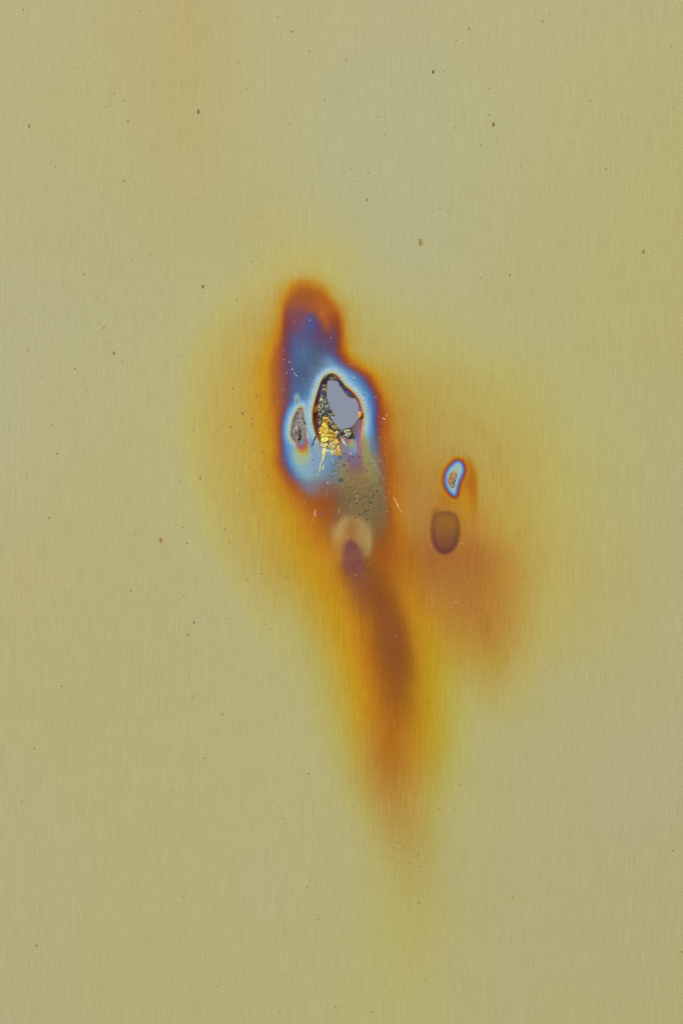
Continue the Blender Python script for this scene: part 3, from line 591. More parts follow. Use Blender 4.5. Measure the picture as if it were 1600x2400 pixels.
GREYC = [(0.15, 96, 88, 84), (0.45, 128, 116, 114), (0.7, 148, 136, 132), (0.95, 176, 166, 156)]

# mottled slag on the left flank of the hole
lump('slag_crust', Bc([(455, 560), (560, 610), (590, 720), (640, 860), (690, 920), (640, 960), (645, 1010), (620, 1040), (560, 1020), (500, 985), (470, 1060), (455, 1200), (405, 1250), (395, 1150), (425, 1020),
     (385, 900), (405, 760), (430, 640)]), 3.2, MOTT, 11, edge=4, rough=0.9, rs=4.2, cs=3.6, label='mottled grey and black slag with cream flecks along the left edge of the hole')
lump('slag_crust', Bc([(545, 275), (590, 290), (570, 350), (562, 450), (565, 560), (560, 620), (520, 590), (480, 520), (478, 420), (500, 330)]), 2.6, BROWN, 12, edge=3, rough=0.9, rs=3.5, cs=3.0, label='brown and cream slag strip at the upper left of the hole')
lump('slag_crust', Bc([(545, 205), (600, 150), (690, 140), (750, 190), (790, 262), (770, 285), (700, 262), (600, 258), (545, 275), (505, 285), (520, 235)]), 1.6, [(0.2, 92, 84, 72), (0.6, 134, 124, 108), (0.9, 160, 150, 130)], 13, edge=3, rough=0.6, rs=3, label='dull grey lip above the hole')
lump('slag_crust', Bc([(785, 240), (840, 262), (905, 340), (950, 415), (968, 500), (1020, 555), (1085, 575), (1145, 622), (1070, 618), (1000, 592), (930, 515), (880, 430), (820, 345)]), 1.2, [(0.2, 40, 44, 52), (0.5, 62, 72, 96), (0.8, 84, 96, 110)], 14, edge=2, rough=0.5, step=0.6, label='thin dark blue molten edge at the upper right of the hole')
lump('slag_crust', Bc([(1000, 560), (1060, 562), (1150, 612), (1140, 630), (1060, 622), (1010, 600)]), 1.8, [(0.2, 52, 50, 26), (0.6, 84, 82, 42), (0.9, 110, 106, 60)], 15, edge=2, rough=0.4, step=0.55)
lump('slag_crust', Bc([(640, 1030), (690, 1110), (760, 1182), (810, 1210), (795, 1245), (820, 1290), (760, 1310), (690, 1290), (640, 1230), (590, 1150), (560, 1060), (600, 1020)]), 2.6, BROWN, 16, edge=3.5, rough=0.9, rs=3.5, cs=3.2, label='ragged brown slag at the lower left of the hole')
# pointed splinters that reach over the opening
lump('splinter', A([(640, 60), (760, 60), (800, 110), (862, 196), (770, 185), (690, 170), (640, 120)]), 2.6, [(0.1, 96, 96, 54), (0.5, 160, 162, 90), (0.85, 206, 208, 130)], 21, edge=3, rough=0.5, smooth_it=0, step=0.5)
lump('splinter', A([(820, 470), (900, 478), (1005, 500), (930, 520), (860, 525), (815, 505)]), 2.0, OLIVE, 22, edge=2, rough=0.4, smooth_it=0, step=0.5)
lump('splinter', A([(480, 0), (690, 0), (760, 40), (800, 110), (700, 120), (640, 180), (600, 240), (480, 190), (450, 90)]), 4.0, [(0.1, 24, 26, 28), (0.5, 54, 58, 62), (0.75, 90, 92, 84), (0.95, 170, 170, 120)], 23, edge=4, rough=0.9, rs=3.5, cs=3.5)

lump('crust_bed', A([(480, 200), (640, 230), (650, 400), (640, 560), (780, 640), (850, 740), (840, 880), (960, 940), (985, 1040), (965, 1100), (870, 1190), (760, 1230), (600, 1180), (480, 1160), (410, 1100), (425, 960), (385, 860), (370, 700), (375, 580), (440, 480), (475, 320)]), 2.2,
     [(0.1, 130, 100, 40), (0.45, 176, 142, 52), (0.8, 200, 172, 80)], 39, edge=3, rough=0.5, rs=4, mat=gloss, step=0.8)
# yellow oxide crust, one flake per cell of the cracked skin
FL = [
 ('oxide_flake', [(485, 210), (545, 235), (635, 240), (645, 330), (600, 400), (560, 410), (500, 370), (478, 300)], 3.6, GOLD),
 ('oxide_flake', [(470, 400), (560, 410), (620, 480), (640, 560), (600, 600), (540, 600), (460, 560), (430, 500)], 4.0, YEL),
 ('oxide_flake', [(375, 575), (430, 540), (490, 600), (500, 680), (462, 745), (400, 750), (378, 690)], 4.4, YEL),
 ('oxide_flake', [(505, 610), (620, 600), (650, 690), (610, 740), (520, 735), (495, 680)], 5.4, YEL),
 ('oxide_flake', [(640, 560), (690, 610), (770, 650), (838, 700), (826, 765), (740, 735), (660, 680)], 4.4, GOLD),
 ('oxide_flake', [(655, 745), (740, 745), (826, 778), (820, 850), (760, 862), (670, 830)], 4.4, [(0.2, 190, 140, 30), (0.6, 226, 176, 50), (0.9, 236, 200, 90)]),
 ('oxide_flake', [(455, 750), (540, 742), (610, 745), (650, 790), (640, 845), (540, 850), (440, 862), (425, 800)], 5.6, [(0.1, 180, 150, 50), (0.4, 222, 204, 84), (0.7, 240, 232, 140)]),
 ('oxide_flake', [(428, 885), (520, 862), (625, 858), (640, 920), (590, 985), (500, 1000), (440, 960)], 6.0, [(0.1, 200, 176, 70), (0.4, 232, 220, 96), (0.7, 242, 236, 150)]),
 ('oxide_flake', [(665, 868), (755, 868), (795, 930), (775, 965), (700, 960), (650, 1000), (642, 950)], 4.2, GOLD),
 ('oxide_flake', [(425, 1020), (560, 1020), (640, 1020), (630, 1090), (575, 1165), (480, 1160), (412, 1100)], 4.0, CREAM),
 ('oxide_flake', [(668, 1012), (780, 980), (850, 1000), (868, 1080), (830, 1180), (760, 1222), (690, 1200), (640, 1120)], 3.4, OLIVE),
 ('oxide_flake', [(845, 905), (930, 945), (975, 1020), (955, 1080), (885, 1060), (850, 990)], 3.2, GOLD),
 ('oxide_flake', [(895, 1090), (968, 1085), (1000, 1180), (1022, 1300), (1042, 1440), (1000, 1400), (980, 1300), (940, 1240), (880, 1190)], 3.0, [(0.1, 180, 140, 70), (0.5, 214, 180, 100), (0.9, 228, 204, 140)]),
 ('oxide_flake', [(868, 1195), (930, 1250), (975, 1310), (978, 1425), (940, 1425), (890, 1380), (850, 1300)], 2.2, [(0.1, 160, 130, 50), (0.5, 196, 160, 66), (0.9, 220, 190, 100)]),
 ('oxide_flake', [(385, 770), (430, 800), (430, 890), (400, 880)], 2.0, [(0.2, 130, 100, 40), (0.8, 190, 160, 60)]),
]
for i, (nm, pts, h, st) in enumerate(FL):
    lump(nm, A(pts), h, st, 40 + i * 7, edge=3.6 + i % 3, rough=0.8, rs=2.6 + (i * 7 % 5) * 0.5, cs=2.6 + (i % 4) * 0.6, mat=gloss, step=0.55, grow=0.5 + (i * 5 % 4) * 0.45)
# little bright beads on the crust
for i, (a, b, r) in enumerate([(480, 780, 26), (600, 725, 24), (520, 690, 22), (420, 690, 26), (560, 915, 34), (530, 275, 26), (660, 790, 20), (590, 560, 22)]):
    t = [(a + r * math.cos(q * math.pi / 4), b + r * math.sin(q * math.pi / 4)) for q in range(8)]
    lump('oxide_bead', A(t), 7.0, [(0.1, 214, 196, 90), (0.6, 244, 238, 150)], 300 + i, edge=2.2, rough=0.3, mat=gloss, step=0.5)
# cracks that curl round the flakes, their shade painted as dark strips
def ribbon(pts, w, h, stops, seed, name='crack'):
    c = []
    P = np.array(pts, dtype=float); n = len(P)
    T_ = np.gradient(P, axis=0); T_ /= np.linalg.norm(T_, axis=1)[:, None] + 1e-9; N_ = np.stack([-T_[:, 1], T_[:, 0]], 1)
    ww = w * 0.5 * np.sin(np.linspace(0.35, math.pi - 0.25, n))[:, None]
    poly = np.concatenate([P + N_ * ww, (P - N_ * ww)[::-1]])
    return lump(name, poly, h, stops, seed, edge=1.2, rough=0.3, step=0.45, mat=dull, smooth_it=1)
CK = [(0.2, 96, 78, 22), (0.7, 140, 116, 40)]
ribbon(A([(652, 850), (662, 900), (640, 950), (590, 990), (540, 1005), (480, 1005)]), 3.0, 6.5, CK, 501)
ribbon(A([(790, 975), (720, 975), (670, 1000), (650, 1060), (625, 1120), (590, 1195)]), 3.0, 5.5, CK, 502)
ribbon(A([(985, 1000), (930, 1040), (880, 1085), (858, 1140), (840, 1200)]), 3.0, 5.5, [(0.2, 110, 76, 24), (0.7, 160, 120, 50)], 503)
ribbon(A([(560, 330), (590, 400), (640, 450), (700, 520)]), 3.0, 5.0, CK, 504)
ribbon(A([(640, 700), (720, 730), (800, 760)]), 3.4, 6.5, [(0.2, 130, 90, 16), (0.7, 170, 124, 30)], 505)
ribbon(A([(385, 820), (392, 880), (410, 940)]), 3.4, 4.0, [(0.2, 84, 70, 30), (0.7, 120, 100, 46)], 506)
# pale runs of oxide below the crust
lump('drip', A([(450, 1150), (590, 1165), (585, 1280), (572, 1400), (545, 1490), (490, 1600), (440, 1690), (390, 1800), (350, 1850), (370, 1760), (425, 1640), (465, 1500), (455, 1300)]), 1.8, CREAM, 71, edge=3, rough=0.5, cs=6, step=0.6, label='long cream run of oxide trailing down and left')
lump('drip', A([(560, 1170), (640, 1180), (700, 1230), (690, 1330), (650, 1290), (600, 1300), (585, 1420), (572, 1300)]), 0.9, [(0.1, 150, 160, 150), (0.6, 190, 192, 160), (0.9, 206, 206, 170)], 72, edge=3, rough=0.4, step=0.6)
lump('drip', A([(700, 1215), (830, 1190), (850, 1290), (900, 1400), (860, 1425), (790, 1400), (740, 1440), (770, 1560), (795, 1720), (760, 1600), (730, 1450), (700, 1320)]), 0.9, [(0.1, 150, 156, 126), (0.6, 178, 178, 132), (0.9, 200, 196, 150)], 73, edge=2.5, rough=0.4, step=0.6)
K1 = lambda pts: crop(640, 1000, 4.9, pts)
lump('drip', K1([(540, 455), (560, 440), (548, 500), (536, 520), (522, 540), (530, 490)]), 1.2, CREAM, 74, edge=1.5, step=0.55)
lump('drip', K1([(575, 440), (596, 430), (588, 480), (570, 520), (566, 490)]), 1.2, CREAM, 75, edge=1.5, step=0.55)
lump('drip', K1([(513, 540), (527, 535), (524, 590), (514, 585)]), 1.2, CREAM, 76, edge=1.2, step=0.5)
lump('drip', K1([(490, 600), (503, 598), (500, 625), (488, 622)]), 1.2, CREAM, 77, edge=1.2, step=0.5)
lump('slag_lump', A([(842, 665), (940, 655), (990, 730), (955, 800), (905, 862), (850, 868), (835, 760)]), 4.2, [(0.1, 110, 100, 80), (0.45, 166, 156, 126), (0.8, 200, 192, 160)], 81, edge=4, rough=0.5, label='grey-tan lump between the yellow crust and the dark slag')
lump('slag_lump', A([(985, 665), (1110, 592), (1260, 560), (1380, 505), (1395, 540), (1350, 590), (1340, 640), (1250, 612), (1130, 620), (1110, 700), (1060, 775), (1000, 742)]), 4.0, DARK, 82, edge=4, rough=0.8, label='charcoal slag bridging the lower edge of the hole')
lump('slag_lump', A([(1110, 625), (1250, 600), (1330, 610), (1362, 720), (1345, 815), (1290, 885), (1200, 870), (1135, 800), (1105, 720)]), 6.0, [(0.1, 92, 92, 74), (0.45, 140, 140, 112), (0.7, 168, 166, 134), (0.95, 206, 202, 170)], 83, edge=5, rough=0.6, rs=4, label='rounded grey-green lump under the hole at its lower right')
lump('slag_lump', A([(880, 900), (960, 830), (1010, 850), (1000, 960), (940, 1010), (900, 960)]), 1.2, [(0.2, 60, 36, 12), (0.5, 140, 84, 16), (0.9, 206, 140, 30)], 84, edge=3, label='dark amber shoulder beside the crust')
lump('crevice_and_shade', A([(1345, 600), (1385, 640), (1412, 760), (1395, 860), (1330, 915), (1270, 905), (1300, 880), (1352, 815), (1370, 720)]), 0.5, [(0.2, 34, 26, 18), (0.8, 60, 46, 30)], 85, edge=2, rough=0.3, step=0.6, label='dark curved strip painted as the shadow of the grey-green lump')  # shadow at the lump's lower right, laid on as a dark strip
lump('sliver', A([(1008, 788), (1050, 855), (1120, 945), (1172, 1020), (1210, 1145), (1120, 1072), (1058, 960)]), 3.0, [(0.1, 190, 176, 140), (0.6, 226, 216, 188)], 86, edge=3, rough=0.3, smooth_it=0, step=0.5, label='pale pointed metal sliver under the grey lump')
lump('sliver', A([(1095, 790), (1125, 850), (1135, 930), (1105, 880)]), 2.0, [(0.1, 170, 160, 140), (0.6, 210, 204, 190)], 87, edge=2, step=0.5)
lump('sliver', A([(1300, 1300), (1335, 1330), (1362, 1400), (1345, 1410), (1310, 1350)]), 1.6, [(0.1, 190, 180, 160), (0.6, 220, 214, 200)], 88, edge=1.5, step=0.5)
lump('crevice_and_shade', A([(258, 780), (282, 790), (250, 900), (210, 1000), (160, 1120), (118, 1142), (112, 1110), (150, 1050), (180, 930), (220, 850)]), 0.6, [(0.1, 34, 44, 46), (0.6, 62, 74, 84), (0.9, 92, 104, 116)], 89, edge=2, rough=0.4, step=0.6, label='short dark groove slanting down left of the yellow crust')
lump('molten_bead', Bc([(1228, 912), (1262, 900), (1285, 950), (1280, 1010), (1250, 1060), (1205, 1070), (1198, 1030), (1222, 990)]), 3.4, [(0.1, 190, 120, 24), (0.5, 224, 156, 40), (0.9, 240, 190, 80)], 91, edge=3, rough=0.2, step=0.5, mat=gloss, label='amber molten bead on the right edge of the hole')
lump('crevice_and_shade', Bc([(1262, 900), (1300, 915), (1330, 985), (1312, 1045), (1275, 1080), (1235, 1075), (1270, 1030), (1290, 970)]), 0.9, [(0.2, 40, 14, 6), (0.7, 78, 30, 12)], 92, edge=2, rough=0.3, step=0.5, label='dark red-brown strip painted as the shade behind the amber bead')  # shade on the bead's right side, laid on as dark colour
lump('crevice_and_shade', Bc([(318, 935), (390, 905), (425, 960), (420, 1060), (410, 1180), (400, 1250), (418, 1400), (385, 1370), (345, 1200), (322, 1050)]), 0.5, [(0.2, 78, 36, 22), (0.6, 116, 56, 36), (0.9, 140, 78, 50)], 93, edge=3, rough=0.3, cs=8, label='rust-brown flank left of the slag, darkened with painted shade')  # red-brown flank, shade of the recess wall included in its colour
lump('crevice_and_shade', Bc([(322, 945), (375, 900), (400, 930), (380, 985), (335, 985)]), 1.0, [(0.2, 30, 18, 12), (0.8, 58, 34, 22)], 94, edge=2.5, rough=0.5, step=0.55)  # deepest shade of the left recess, painted as a near-black patch
lump('oxide_flake', Bc([(330, 900), (345, 830), (395, 740), (412, 790), (390, 860), (350, 915)]), 1.6, [(0.2, 160, 96, 40), (0.6, 206, 130, 60), (0.9, 220, 160, 70)], 95, edge=2.5, rough=0.4, step=0.55, label='copper-orange fleck on the left flank of the hole')

# the grey scab to the left, with its cracks
K2 = lambda pts: crop(640, 880, 11.758, pts)
scab = lump('scab', K2([(755, 850), (812, 900), (828, 1050), (862, 1250), (892, 1400), (905, 1560), (880, 1700), (800, 1830), (710, 1860), (620, 1850),
      (550, 1790), (496, 1700), (478, 1580), (498, 1400), (538, 1200), (606, 1046), (694, 905)]), 2.4, GREYC, 101, edge=3, rough=0.8, rs=3.4, cs=3.0, mat=dull, label='rough grey-mauve burn scab left of the hole')
lump('crevice_and_shade', K2([(700, 1360), (730, 1440), (762, 1560), (790, 1740), (745, 1800), (720, 1860), (700, 1800), (668, 1740), (705, 1660), (690, 1500)]), 3.6, [(0.2, 24, 18, 12), (0.7, 62, 50, 36)], 102, edge=2, rough=0.5, step=0.5, mat=dull, parent=scab, label='dark central crack of the scab')
lump('crevice_and_shade', K2([(798, 1080), (820, 1140), (850, 1240), (895, 1330), (885, 1360), (830, 1290), (795, 1190)]), 3.2, [(0.2, 40, 34, 28), (0.7, 80, 70, 60)], 103, edge=1.5, rough=0.4, step=0.5, mat=dull, parent=scab)
lump('crevice_and_shade', K2([(690, 1240), (725, 1270), (722, 1330), (692, 1310)]), 3.4, [(0.2, 50, 42, 36), (0.7, 90, 80, 70)], 104, edge=1.5, step=0.5, mat=dull, parent=scab)
lump('crevice_and_shade', K2([(525, 1560), (575, 1570), (585, 1610), (545, 1625)]), 3.2, [(0.2, 56, 48, 44), (0.7, 92, 84, 76)], 105, edge=1.5, step=0.5, mat=dull, parent=scab)
lump('crevice_and_shade', K2([(600, 1500), (640, 1530), (680, 1590), (640, 1620), (605, 1570)]), 3.3, [(0.2, 50, 44, 38), (0.7, 88, 80, 70)], 106, edge=1.5, step=0.5, mat=dull, parent=scab)
lump('fleck', K2([(610, 1430), (650, 1370), (690, 1410), (680, 1490), (640, 1540), (615, 1490)]), 4.6, [(0.2, 168, 164, 152), (0.7, 204, 202, 190)], 107, edge=2, step=0.5, mat=dull, parent=scab)
lump('fleck', K2([(770, 1230), (800, 1250), (835, 1330), (780, 1350), (760, 1300)]), 4.2, [(0.2, 150, 146, 134), (0.7, 176, 172, 158)], 108, edge=2, step=0.5, mat=dull, parent=scab)
lump('fleck', K2([(745, 1400), (830, 1370), (850, 1430), (790, 1510), (750, 1490)]), 4.0, [(0.2, 128, 122, 110), (0.7, 156, 150, 136)], 109, edge=2.5, step=0.5, mat=dull, parent=scab)
lump('oxide_flake', K2([(755, 852), (808, 890), (830, 980), (800, 990), (770, 920)]), 3.4, [(0.2, 150, 96, 56), (0.7, 186, 128, 60)], 110, edge=2, step=0.5, mat=dull, parent=scab, label='orange tip of the scab')
lump('fleck', K2([(640, 640), (662, 655), (668, 720), (655, 745), (636, 710)]), 0.8, [(0.2, 112, 110, 100), (0.8, 140, 136, 124)], 111, edge=1.2, step=0.5)

# tan scar inside the small blue burn
K3 = lambda pts: crop(1020, 1060, 15.68, pts)
scar = lump('scab', K3([(640, 705), (745, 725), (785, 860), (775, 930), (740, 1010), (700, 1110), (690, 1250), (625, 1320), (540, 1230), (455, 1120), (440, 1010), (480, 880), (540, 760)]), 1.4,
     [(0.1, 104, 98, 84), (0.4, 150, 118, 88), (0.65, 172, 130, 88), (0.9, 176, 160, 110)], 121, edge=2, rough=0.8, rs=3, cs=3, step=0.5, mat=dull, label='small rough tan scab inside the blue burn on the right')
lump('crevice_and_shade', K3([(655, 1060), (720, 1010), (735, 1030), (690, 1100), (660, 1130)]), 2.2, [(0.2, 70, 66, 54), (0.8, 100, 96, 80)], 122, edge=1, step=0.45, mat=dull, parent=scar)
lump('crevice_and_shade', K3([(580, 1170), (680, 1160), (680, 1190), (600, 1215)]), 2.2, [(0.2, 80, 72, 68), (0.8, 110, 100, 92)], 123, edge=1, step=0.45, mat=dull, parent=scar)
lump('fleck', K3([(570, 1210), (680, 1200), (670, 1260), (600, 1280)]), 2.3, [(0.2, 170, 152, 146), (0.8, 196, 180, 172)], 124, edge=1.2, step=0.45, mat=dull, parent=scar)
lump('fleck', K3([(750, 930), (810, 940), (805, 985), (760, 990)]), 1.6, [(0.2, 180, 190, 210), (0.8, 205, 210, 225)], 125, edge=1, step=0.45, mat=dull)

def streak_geo(x0, y0, x1, y1, w, h=0.5, jag=0.15, seed=0):
    L = math.hypot(x1 - x0, y1 - y0); n = max(3, int(L / 2.5)); ux, uy = (x1 - x0) / L, (y1 - y0) / L
    rnd = random.Random(seed); vs = []; fs = []
    for i in range(n + 1):
        t = i / n; ww = w * 0.5 * (math.sin(math.pi * min(1, max(0.04, t * 0.94 + 0.03))) ** 0.6) * (1 + rnd.uniform(-jag, jag) * 2)
        cx, cy = x0 + ux * L * t + rnd.uniform(-jag, jag), y0 + uy * L * t
        b = float(plate_height(np.array([cx]), np.array([cy]))[0])
        for s_, hh in ((-1, -0.2), (0, h), (1, -0.2)):
            X, Y = cx - uy * ww * s_, cy + ux * ww * s_
            vs.append(((X - 800) * S, -(b + hh) * S, (1200 - Y) * S))
    for i in range(n):
        a = 3 * i; fs += [(a, a + 3, a + 4, a + 1), (a + 1, a + 4, a + 5, a + 2)]
    return vs, fs

def disc_geo(x, y, rx, ry, h=0.35, n=9, seed=0):
    rnd = random.Random(seed); b = float(plate_height(np.array([x]), np.array([y]))[0]) if (560 < x < 1160 and 760 < y < 1240) else 0.0
    vs = [((x - 800) * S, -(b + h) * S, (1200 - y) * S)]
    for i in range(n):
        a = 2 * math.pi * i / n; k_ = rnd.uniform(0.78, 1.15)
        vs.append(((x + rx * k_ * math.cos(a) - 800) * S, -(b + 0.06) * S, (1200 - y - ry * k_ * math.sin(a)) * S))
    return vs, [(0, 1 + i, 1 + (i + 1) % n) for i in range(n)]

def gather(items, name, stops_col, mat, parent=plate, kind=None, label=None):
    V_, F_, C_ = [], [], []
    for (vs, fs), rgb in items:
        o = len(V_); V_ += vs; F_ += [tuple(i + o for i in f) for f in fs]; C_ += [tuple(base_of(rgb))] * len(vs)
    ob = link(name, make_mesh(name, V_, F_, np.array(C_)), mat, parent)
    if kind: ob['kind'] = kind
    if label: ob['label'] = label
    return ob

D1 = lambda x, y: (600 + x / 4.356, 640 + y / 4.356)
D2 = lambda x, y: (640 + x / 4.9, 1000 + y / 4.9)
D3 = lambda x, y: (x / 2.24, 800 + y / 2.24)
TL = lambda x, y: (x / 1.96, y / 1.96)
TR = lambda x, y: (800 + x / 1.96, y / 1.96)
BL = lambda x, y: (x / 1.96, 1600 + y / 1.96)
BR = lambda x, y: (800 + x / 1.96, 1600 + y / 1.96)
D5 = lambda x, y: (900 + x / 3.136, 1140 + y / 3.136)

# scratches long enough to be picked out one by one
SC = [(D2(1375, 805), D2(1418, 875), 2.2, (214, 196, 150)), (D2(1415, 870), D2(1445, 940), 3.4, (222, 206, 160)), (D2(1452, 950), D2(1478, 992), 2.2, (216, 190, 130)),
      (D2(485, 945), D2(478, 1040), 3.6, (214, 190, 130)), (D2(757, 930), D2(757, 1000), 2.6, (206, 158, 110)), (D2(889, 850), D2(906, 1005), 1.6, (158, 136, 96)),
      (D2(615, 690), D2(615, 815), 1.8, (190, 126, 80)), (D2(627, 630), D2(625, 665), 3.2, (206, 176, 140)), (D2(957, 780), D2(960, 815), 3.0, (196, 190, 160)),
      (D2(962, 835), D2(962, 870), 3.0, (192, 186, 156)), (D2(1155, 425), D2(1275, 615), 1.4, (172, 160, 126)), (D2(1205, 370), D2(1250, 418), 1.5, (176, 150, 118)),
      (D2(1238, 382), D2(1268, 420), 1.4, (186, 140, 96)), (D2(1190, 650), D2(1237, 762), 1.3, (158, 138, 96)), (D2(378, 835), D2(362, 905), 2.0, (206, 150, 60)),
      (D2(460, 1040), D2(440, 1140), 1.4, (200, 160, 70)), (D2(1270, 280), D2(1325, 352), 1.4, (200, 140, 80)), (D2(878, 300), D2(902, 335), 2.4, (200, 196, 196)),
      (D2(676, 350), D2(690, 422), 1.8, (168, 186, 176)), (D2(1395, 190), D2(1420, 225), 1.6, (206, 150, 70)), (D2(1130, 350), D2(1200, 470), 1.0, (168, 160, 130)),
      (D1(1285, 1478), D1(1322, 1498), 3.4, (222, 206, 170)), (D1(1315, 1462), D1(1345, 1458), 2.4, (220, 196, 150)), (D1(1328, 1430), D1(1342, 1442), 2.4, (220, 190, 140)),
      (D1(664, 405), D1(680, 440), 2.4, (206, 140, 90)), (TR(1032, 370), TR(1034, 510), 3.0, (190, 190, 144)), (D2(700, 930), D2(702, 1010), 1.2, (170, 100, 56)),
      (D3(1152, 1228), D3(1163, 1282), 1.4, (160, 152, 96)), (D3(935, 1600), D3(940, 1760), 0, None)]
for i, (a, b, w, rgb) in enumerate(SC):
    if not w: continue
    vs, fs = streak_geo(a[0], a[1], b[0], b[1], w, seed=i)
    gather([((vs, fs), rgb)], 'scratch', None, dull)

rnd = random.Random(4)
it = []
# sparks of bare metal
for x, y, r in [(275, 788, 1.3), (280, 885, 1.5), (341, 910, 1.9), (370, 983, 2.0), (316, 1023, 1.6), (392, 1024, 1.6), (410, 1048, 2.1), (470, 1085, 1.3), (1000, 1068, 2.0), (1220, 1266, 1.8), (950, 932, 1.2), (275, 1190, 1.3),
                (395, 498, 1.1), (764, 660, 1.2), (550, 482, 1.4), (360, 1180, 1.0), (1255, 1462, 1.1), (710, 722, 1.0)]:
    X, Y = D1(x, y); it.append((disc_geo(X, Y, r * 0.8, r * 0.9, 0.5, seed=len(it)), (200, 196, 182) if x > 300 else (204, 172, 162)))
for x, y, r, rgb in [(570, 418, 1.9, (206, 150, 90)), (345, 435, 1.8, (180, 130, 100)), (525, 852, 2.0, (196, 156, 96)), (82, 1097, 1.3, (180, 120, 100)), (150, 1140, 1.3, (180, 120, 100))]:
    X, Y = D5(x, y); it.append((disc_geo(X, Y, r, r * 1.2, 0.5, seed=len(it)), rgb))
for k_ in range(60):                            # faint dust of sparks right of the tongue of plum
    X = rnd.gauss(842, 14); Y = rnd.gauss(1345, 26); r = rnd.uniform(0.5, 1.0)
    it.append((disc_geo(X, Y, r, r, 0.3, 6, k_), (186, 130, 90)))
for k_ in range(70):
    Y = rnd.uniform(830, 1110); X = rnd.gauss(655, 9); r = rnd.uniform(0.45, 0.9)
    it.append((disc_geo(X, Y, r, r, 0.3, 6, k_), (188, 120, 84)))
for k_ in range(60):
    Y = rnd.uniform(1000, 1200); X = 890 + (Y - 1000) * 0.1 + rnd.gauss(0, 9); r = rnd.uniform(0.5, 1.1)
    it.append((disc_geo(X, Y, r, r * 1.4, 0.3, 6, k_), (196, 138, 80)))
gather(it, 'spatter', None, dull, kind='stuff', label='tiny bright spatter of bare metal sprinkled around the burn')

it = []
pits = [(773, 358, 2.6, 0), (812, 445, 2.7, 0), (460, 382, 1.7, 0), (815, 310, 1.8, 0), (862, 370, 1.9, 0), (875, 400, 1.9, 0), (910, 350, 2.2, 0), (775, 470, 1.9, 0), (700, 508, 1.9, 0), (850, 515, 2.3, 0), (640, 560, 1.3, 0), (680, 575, 1.6, 0),
        (1110, 425, 1.7, 0), (1075, 510, 1.8, 0), (1190, 735, 2.3, 0), (1150, 790, 2.4, 1), (1060, 970, 2.6, 0), (1090, 955, 1.7, 0), (700, 440, 1.3, 0), (720, 415, 1.2, 0), (930, 440, 1.3, 0), (990, 345, 1.4, 0), (455, 630, 1.2, 0), (290, 295, 1.2, 0),
        (335, 460, 1.0, 0), (960, 765, 1.9, 0), (988, 770, 1.6, 0), (1035, 805, 2.0, 0), (1062, 800, 2.0, 0), (1000, 830, 1.9, 0), (880, 690, 1.4, 0), (1225, 660, 1.8, 0), (992, 1008, 1.8, 0), (940, 1050, 2.0, 2), (1075, 1065, 1.9, 0), (1118, 875, 2.2, 0), (875, 845, 1.8, 0),
        (960, 880, 2.0, 0), (1110, 830, 1.9, 1), (1135, 815, 2.0, 0), (890, 700, 1.2, 0), (940, 1040, 1.6, 2), (540, 1012, 3.0, 3), (1025, 1195, 1.0, 0), (1005, 510, 1.6, 1), (845, 690, 1.3, 0), (1100, 730, 1.3, 0), (870, 745, 1.4, 0)]
PC = [(66, 64, 50), (86, 62, 84), (116, 84, 44), (92, 92, 128)]
for x, y, r, c_ in pits:
    X, Y = D2(x, y); it.append((disc_geo(X, Y, r, r * 1.05, 0.25, seed=len(it)), PC[c_]))
olive = smooth_poly(K1([(790, 540), (880, 620), (1060, 560), (1180, 600), (1240, 760), (1250, 1000), (1200, 1100), (1080, 1060), (980, 1010), (860, 990), (800, 900), (790, 700)]), 1)
n_ = 0
while n_ < 900:
    X = rnd.uniform(795, 900); Y = rnd.uniform(1095, 1240) if n_ % 3 else rnd.gauss(1165, 18)
    if sdf(olive, np.array([X]), np.array([Y]))[0] < 0: continue
    r = 0.4 + 1.1 * rnd.random() ** 6; it.append((disc_geo(X, Y, r, r * 1.1, 0.2, 7, n_), (88, 82, 56))); n_ += 1
for k_ in range(150):                           # soot specks over the blue ground above and beside the hole
    X = rnd.gauss(735, 26); Y = rnd.uniform(815, 940)
    if sdf(RIM, np.array([X]), np.array([Y]))[0] > -6: continue
    r = rnd.uniform(0.5, 1.2); it.append((disc_geo(X, Y, r, r, 0.15, 6, k_), (64, 76, 92)))
for k_ in range(130):
    a = rnd.uniform(-0.9, 2.3); X = 800 + (60 + rnd.gauss(0, 6)) * math.cos(a - 0.4); Y = 955 + (80 + rnd.gauss(0, 8)) * math.sin(a - 0.4)
    if sdf(RIM, np.array([X]), np.array([Y]))[0] > -2: continue
    r = rnd.uniform(0.5, 1.3); it.append((disc_geo(X, Y, r * 0.8, r * 1.3, 0.15, 6, k_), (74, 104, 128)))
for k_ in range(160):
    X = rnd.uniform(668, 800); Y = rnd.uniform(1030, 1140)
    if sdf(SCAB, X * np.ones(1), Y * np.ones(1))[0] > -8: continue
    r = rnd.uniform(0.4, 1.0); it.append((disc_geo(X, Y, r, r, 0.15, 6, k_), (78, 104, 118)))
for x, y, r in [(1347, 284, 2.6), (1274, 378, 3.0), (1322, 406, 1.8), (1391, 392, 1.8), (1391, 434, 1.8), (1320, 434, 2.0), (1305, 662, 2.1), (1257, 810, 1.9), (1404, 704, 1.9), (1377, 580, 1.9), (983, 1060, 2.2), (1019, 1476, 2.8), (987, 1540, 2.2),
                (1224, 248, 2.0), (1370, 674, 1.6), (1466, 824, 1.8), (1502, 1240, 1.9), (1375, 1220, 1.9), (1297, 1250, 1.7), (1456, 313, 1.9), (1332, 560, 1.6), (1370, 1180, 1.6)]:
    X, Y = D3(x, y); it.append((disc_geo(X, Y, r, r * 1.1, 0.25, seed=len(it)), (112, 108, 112)))
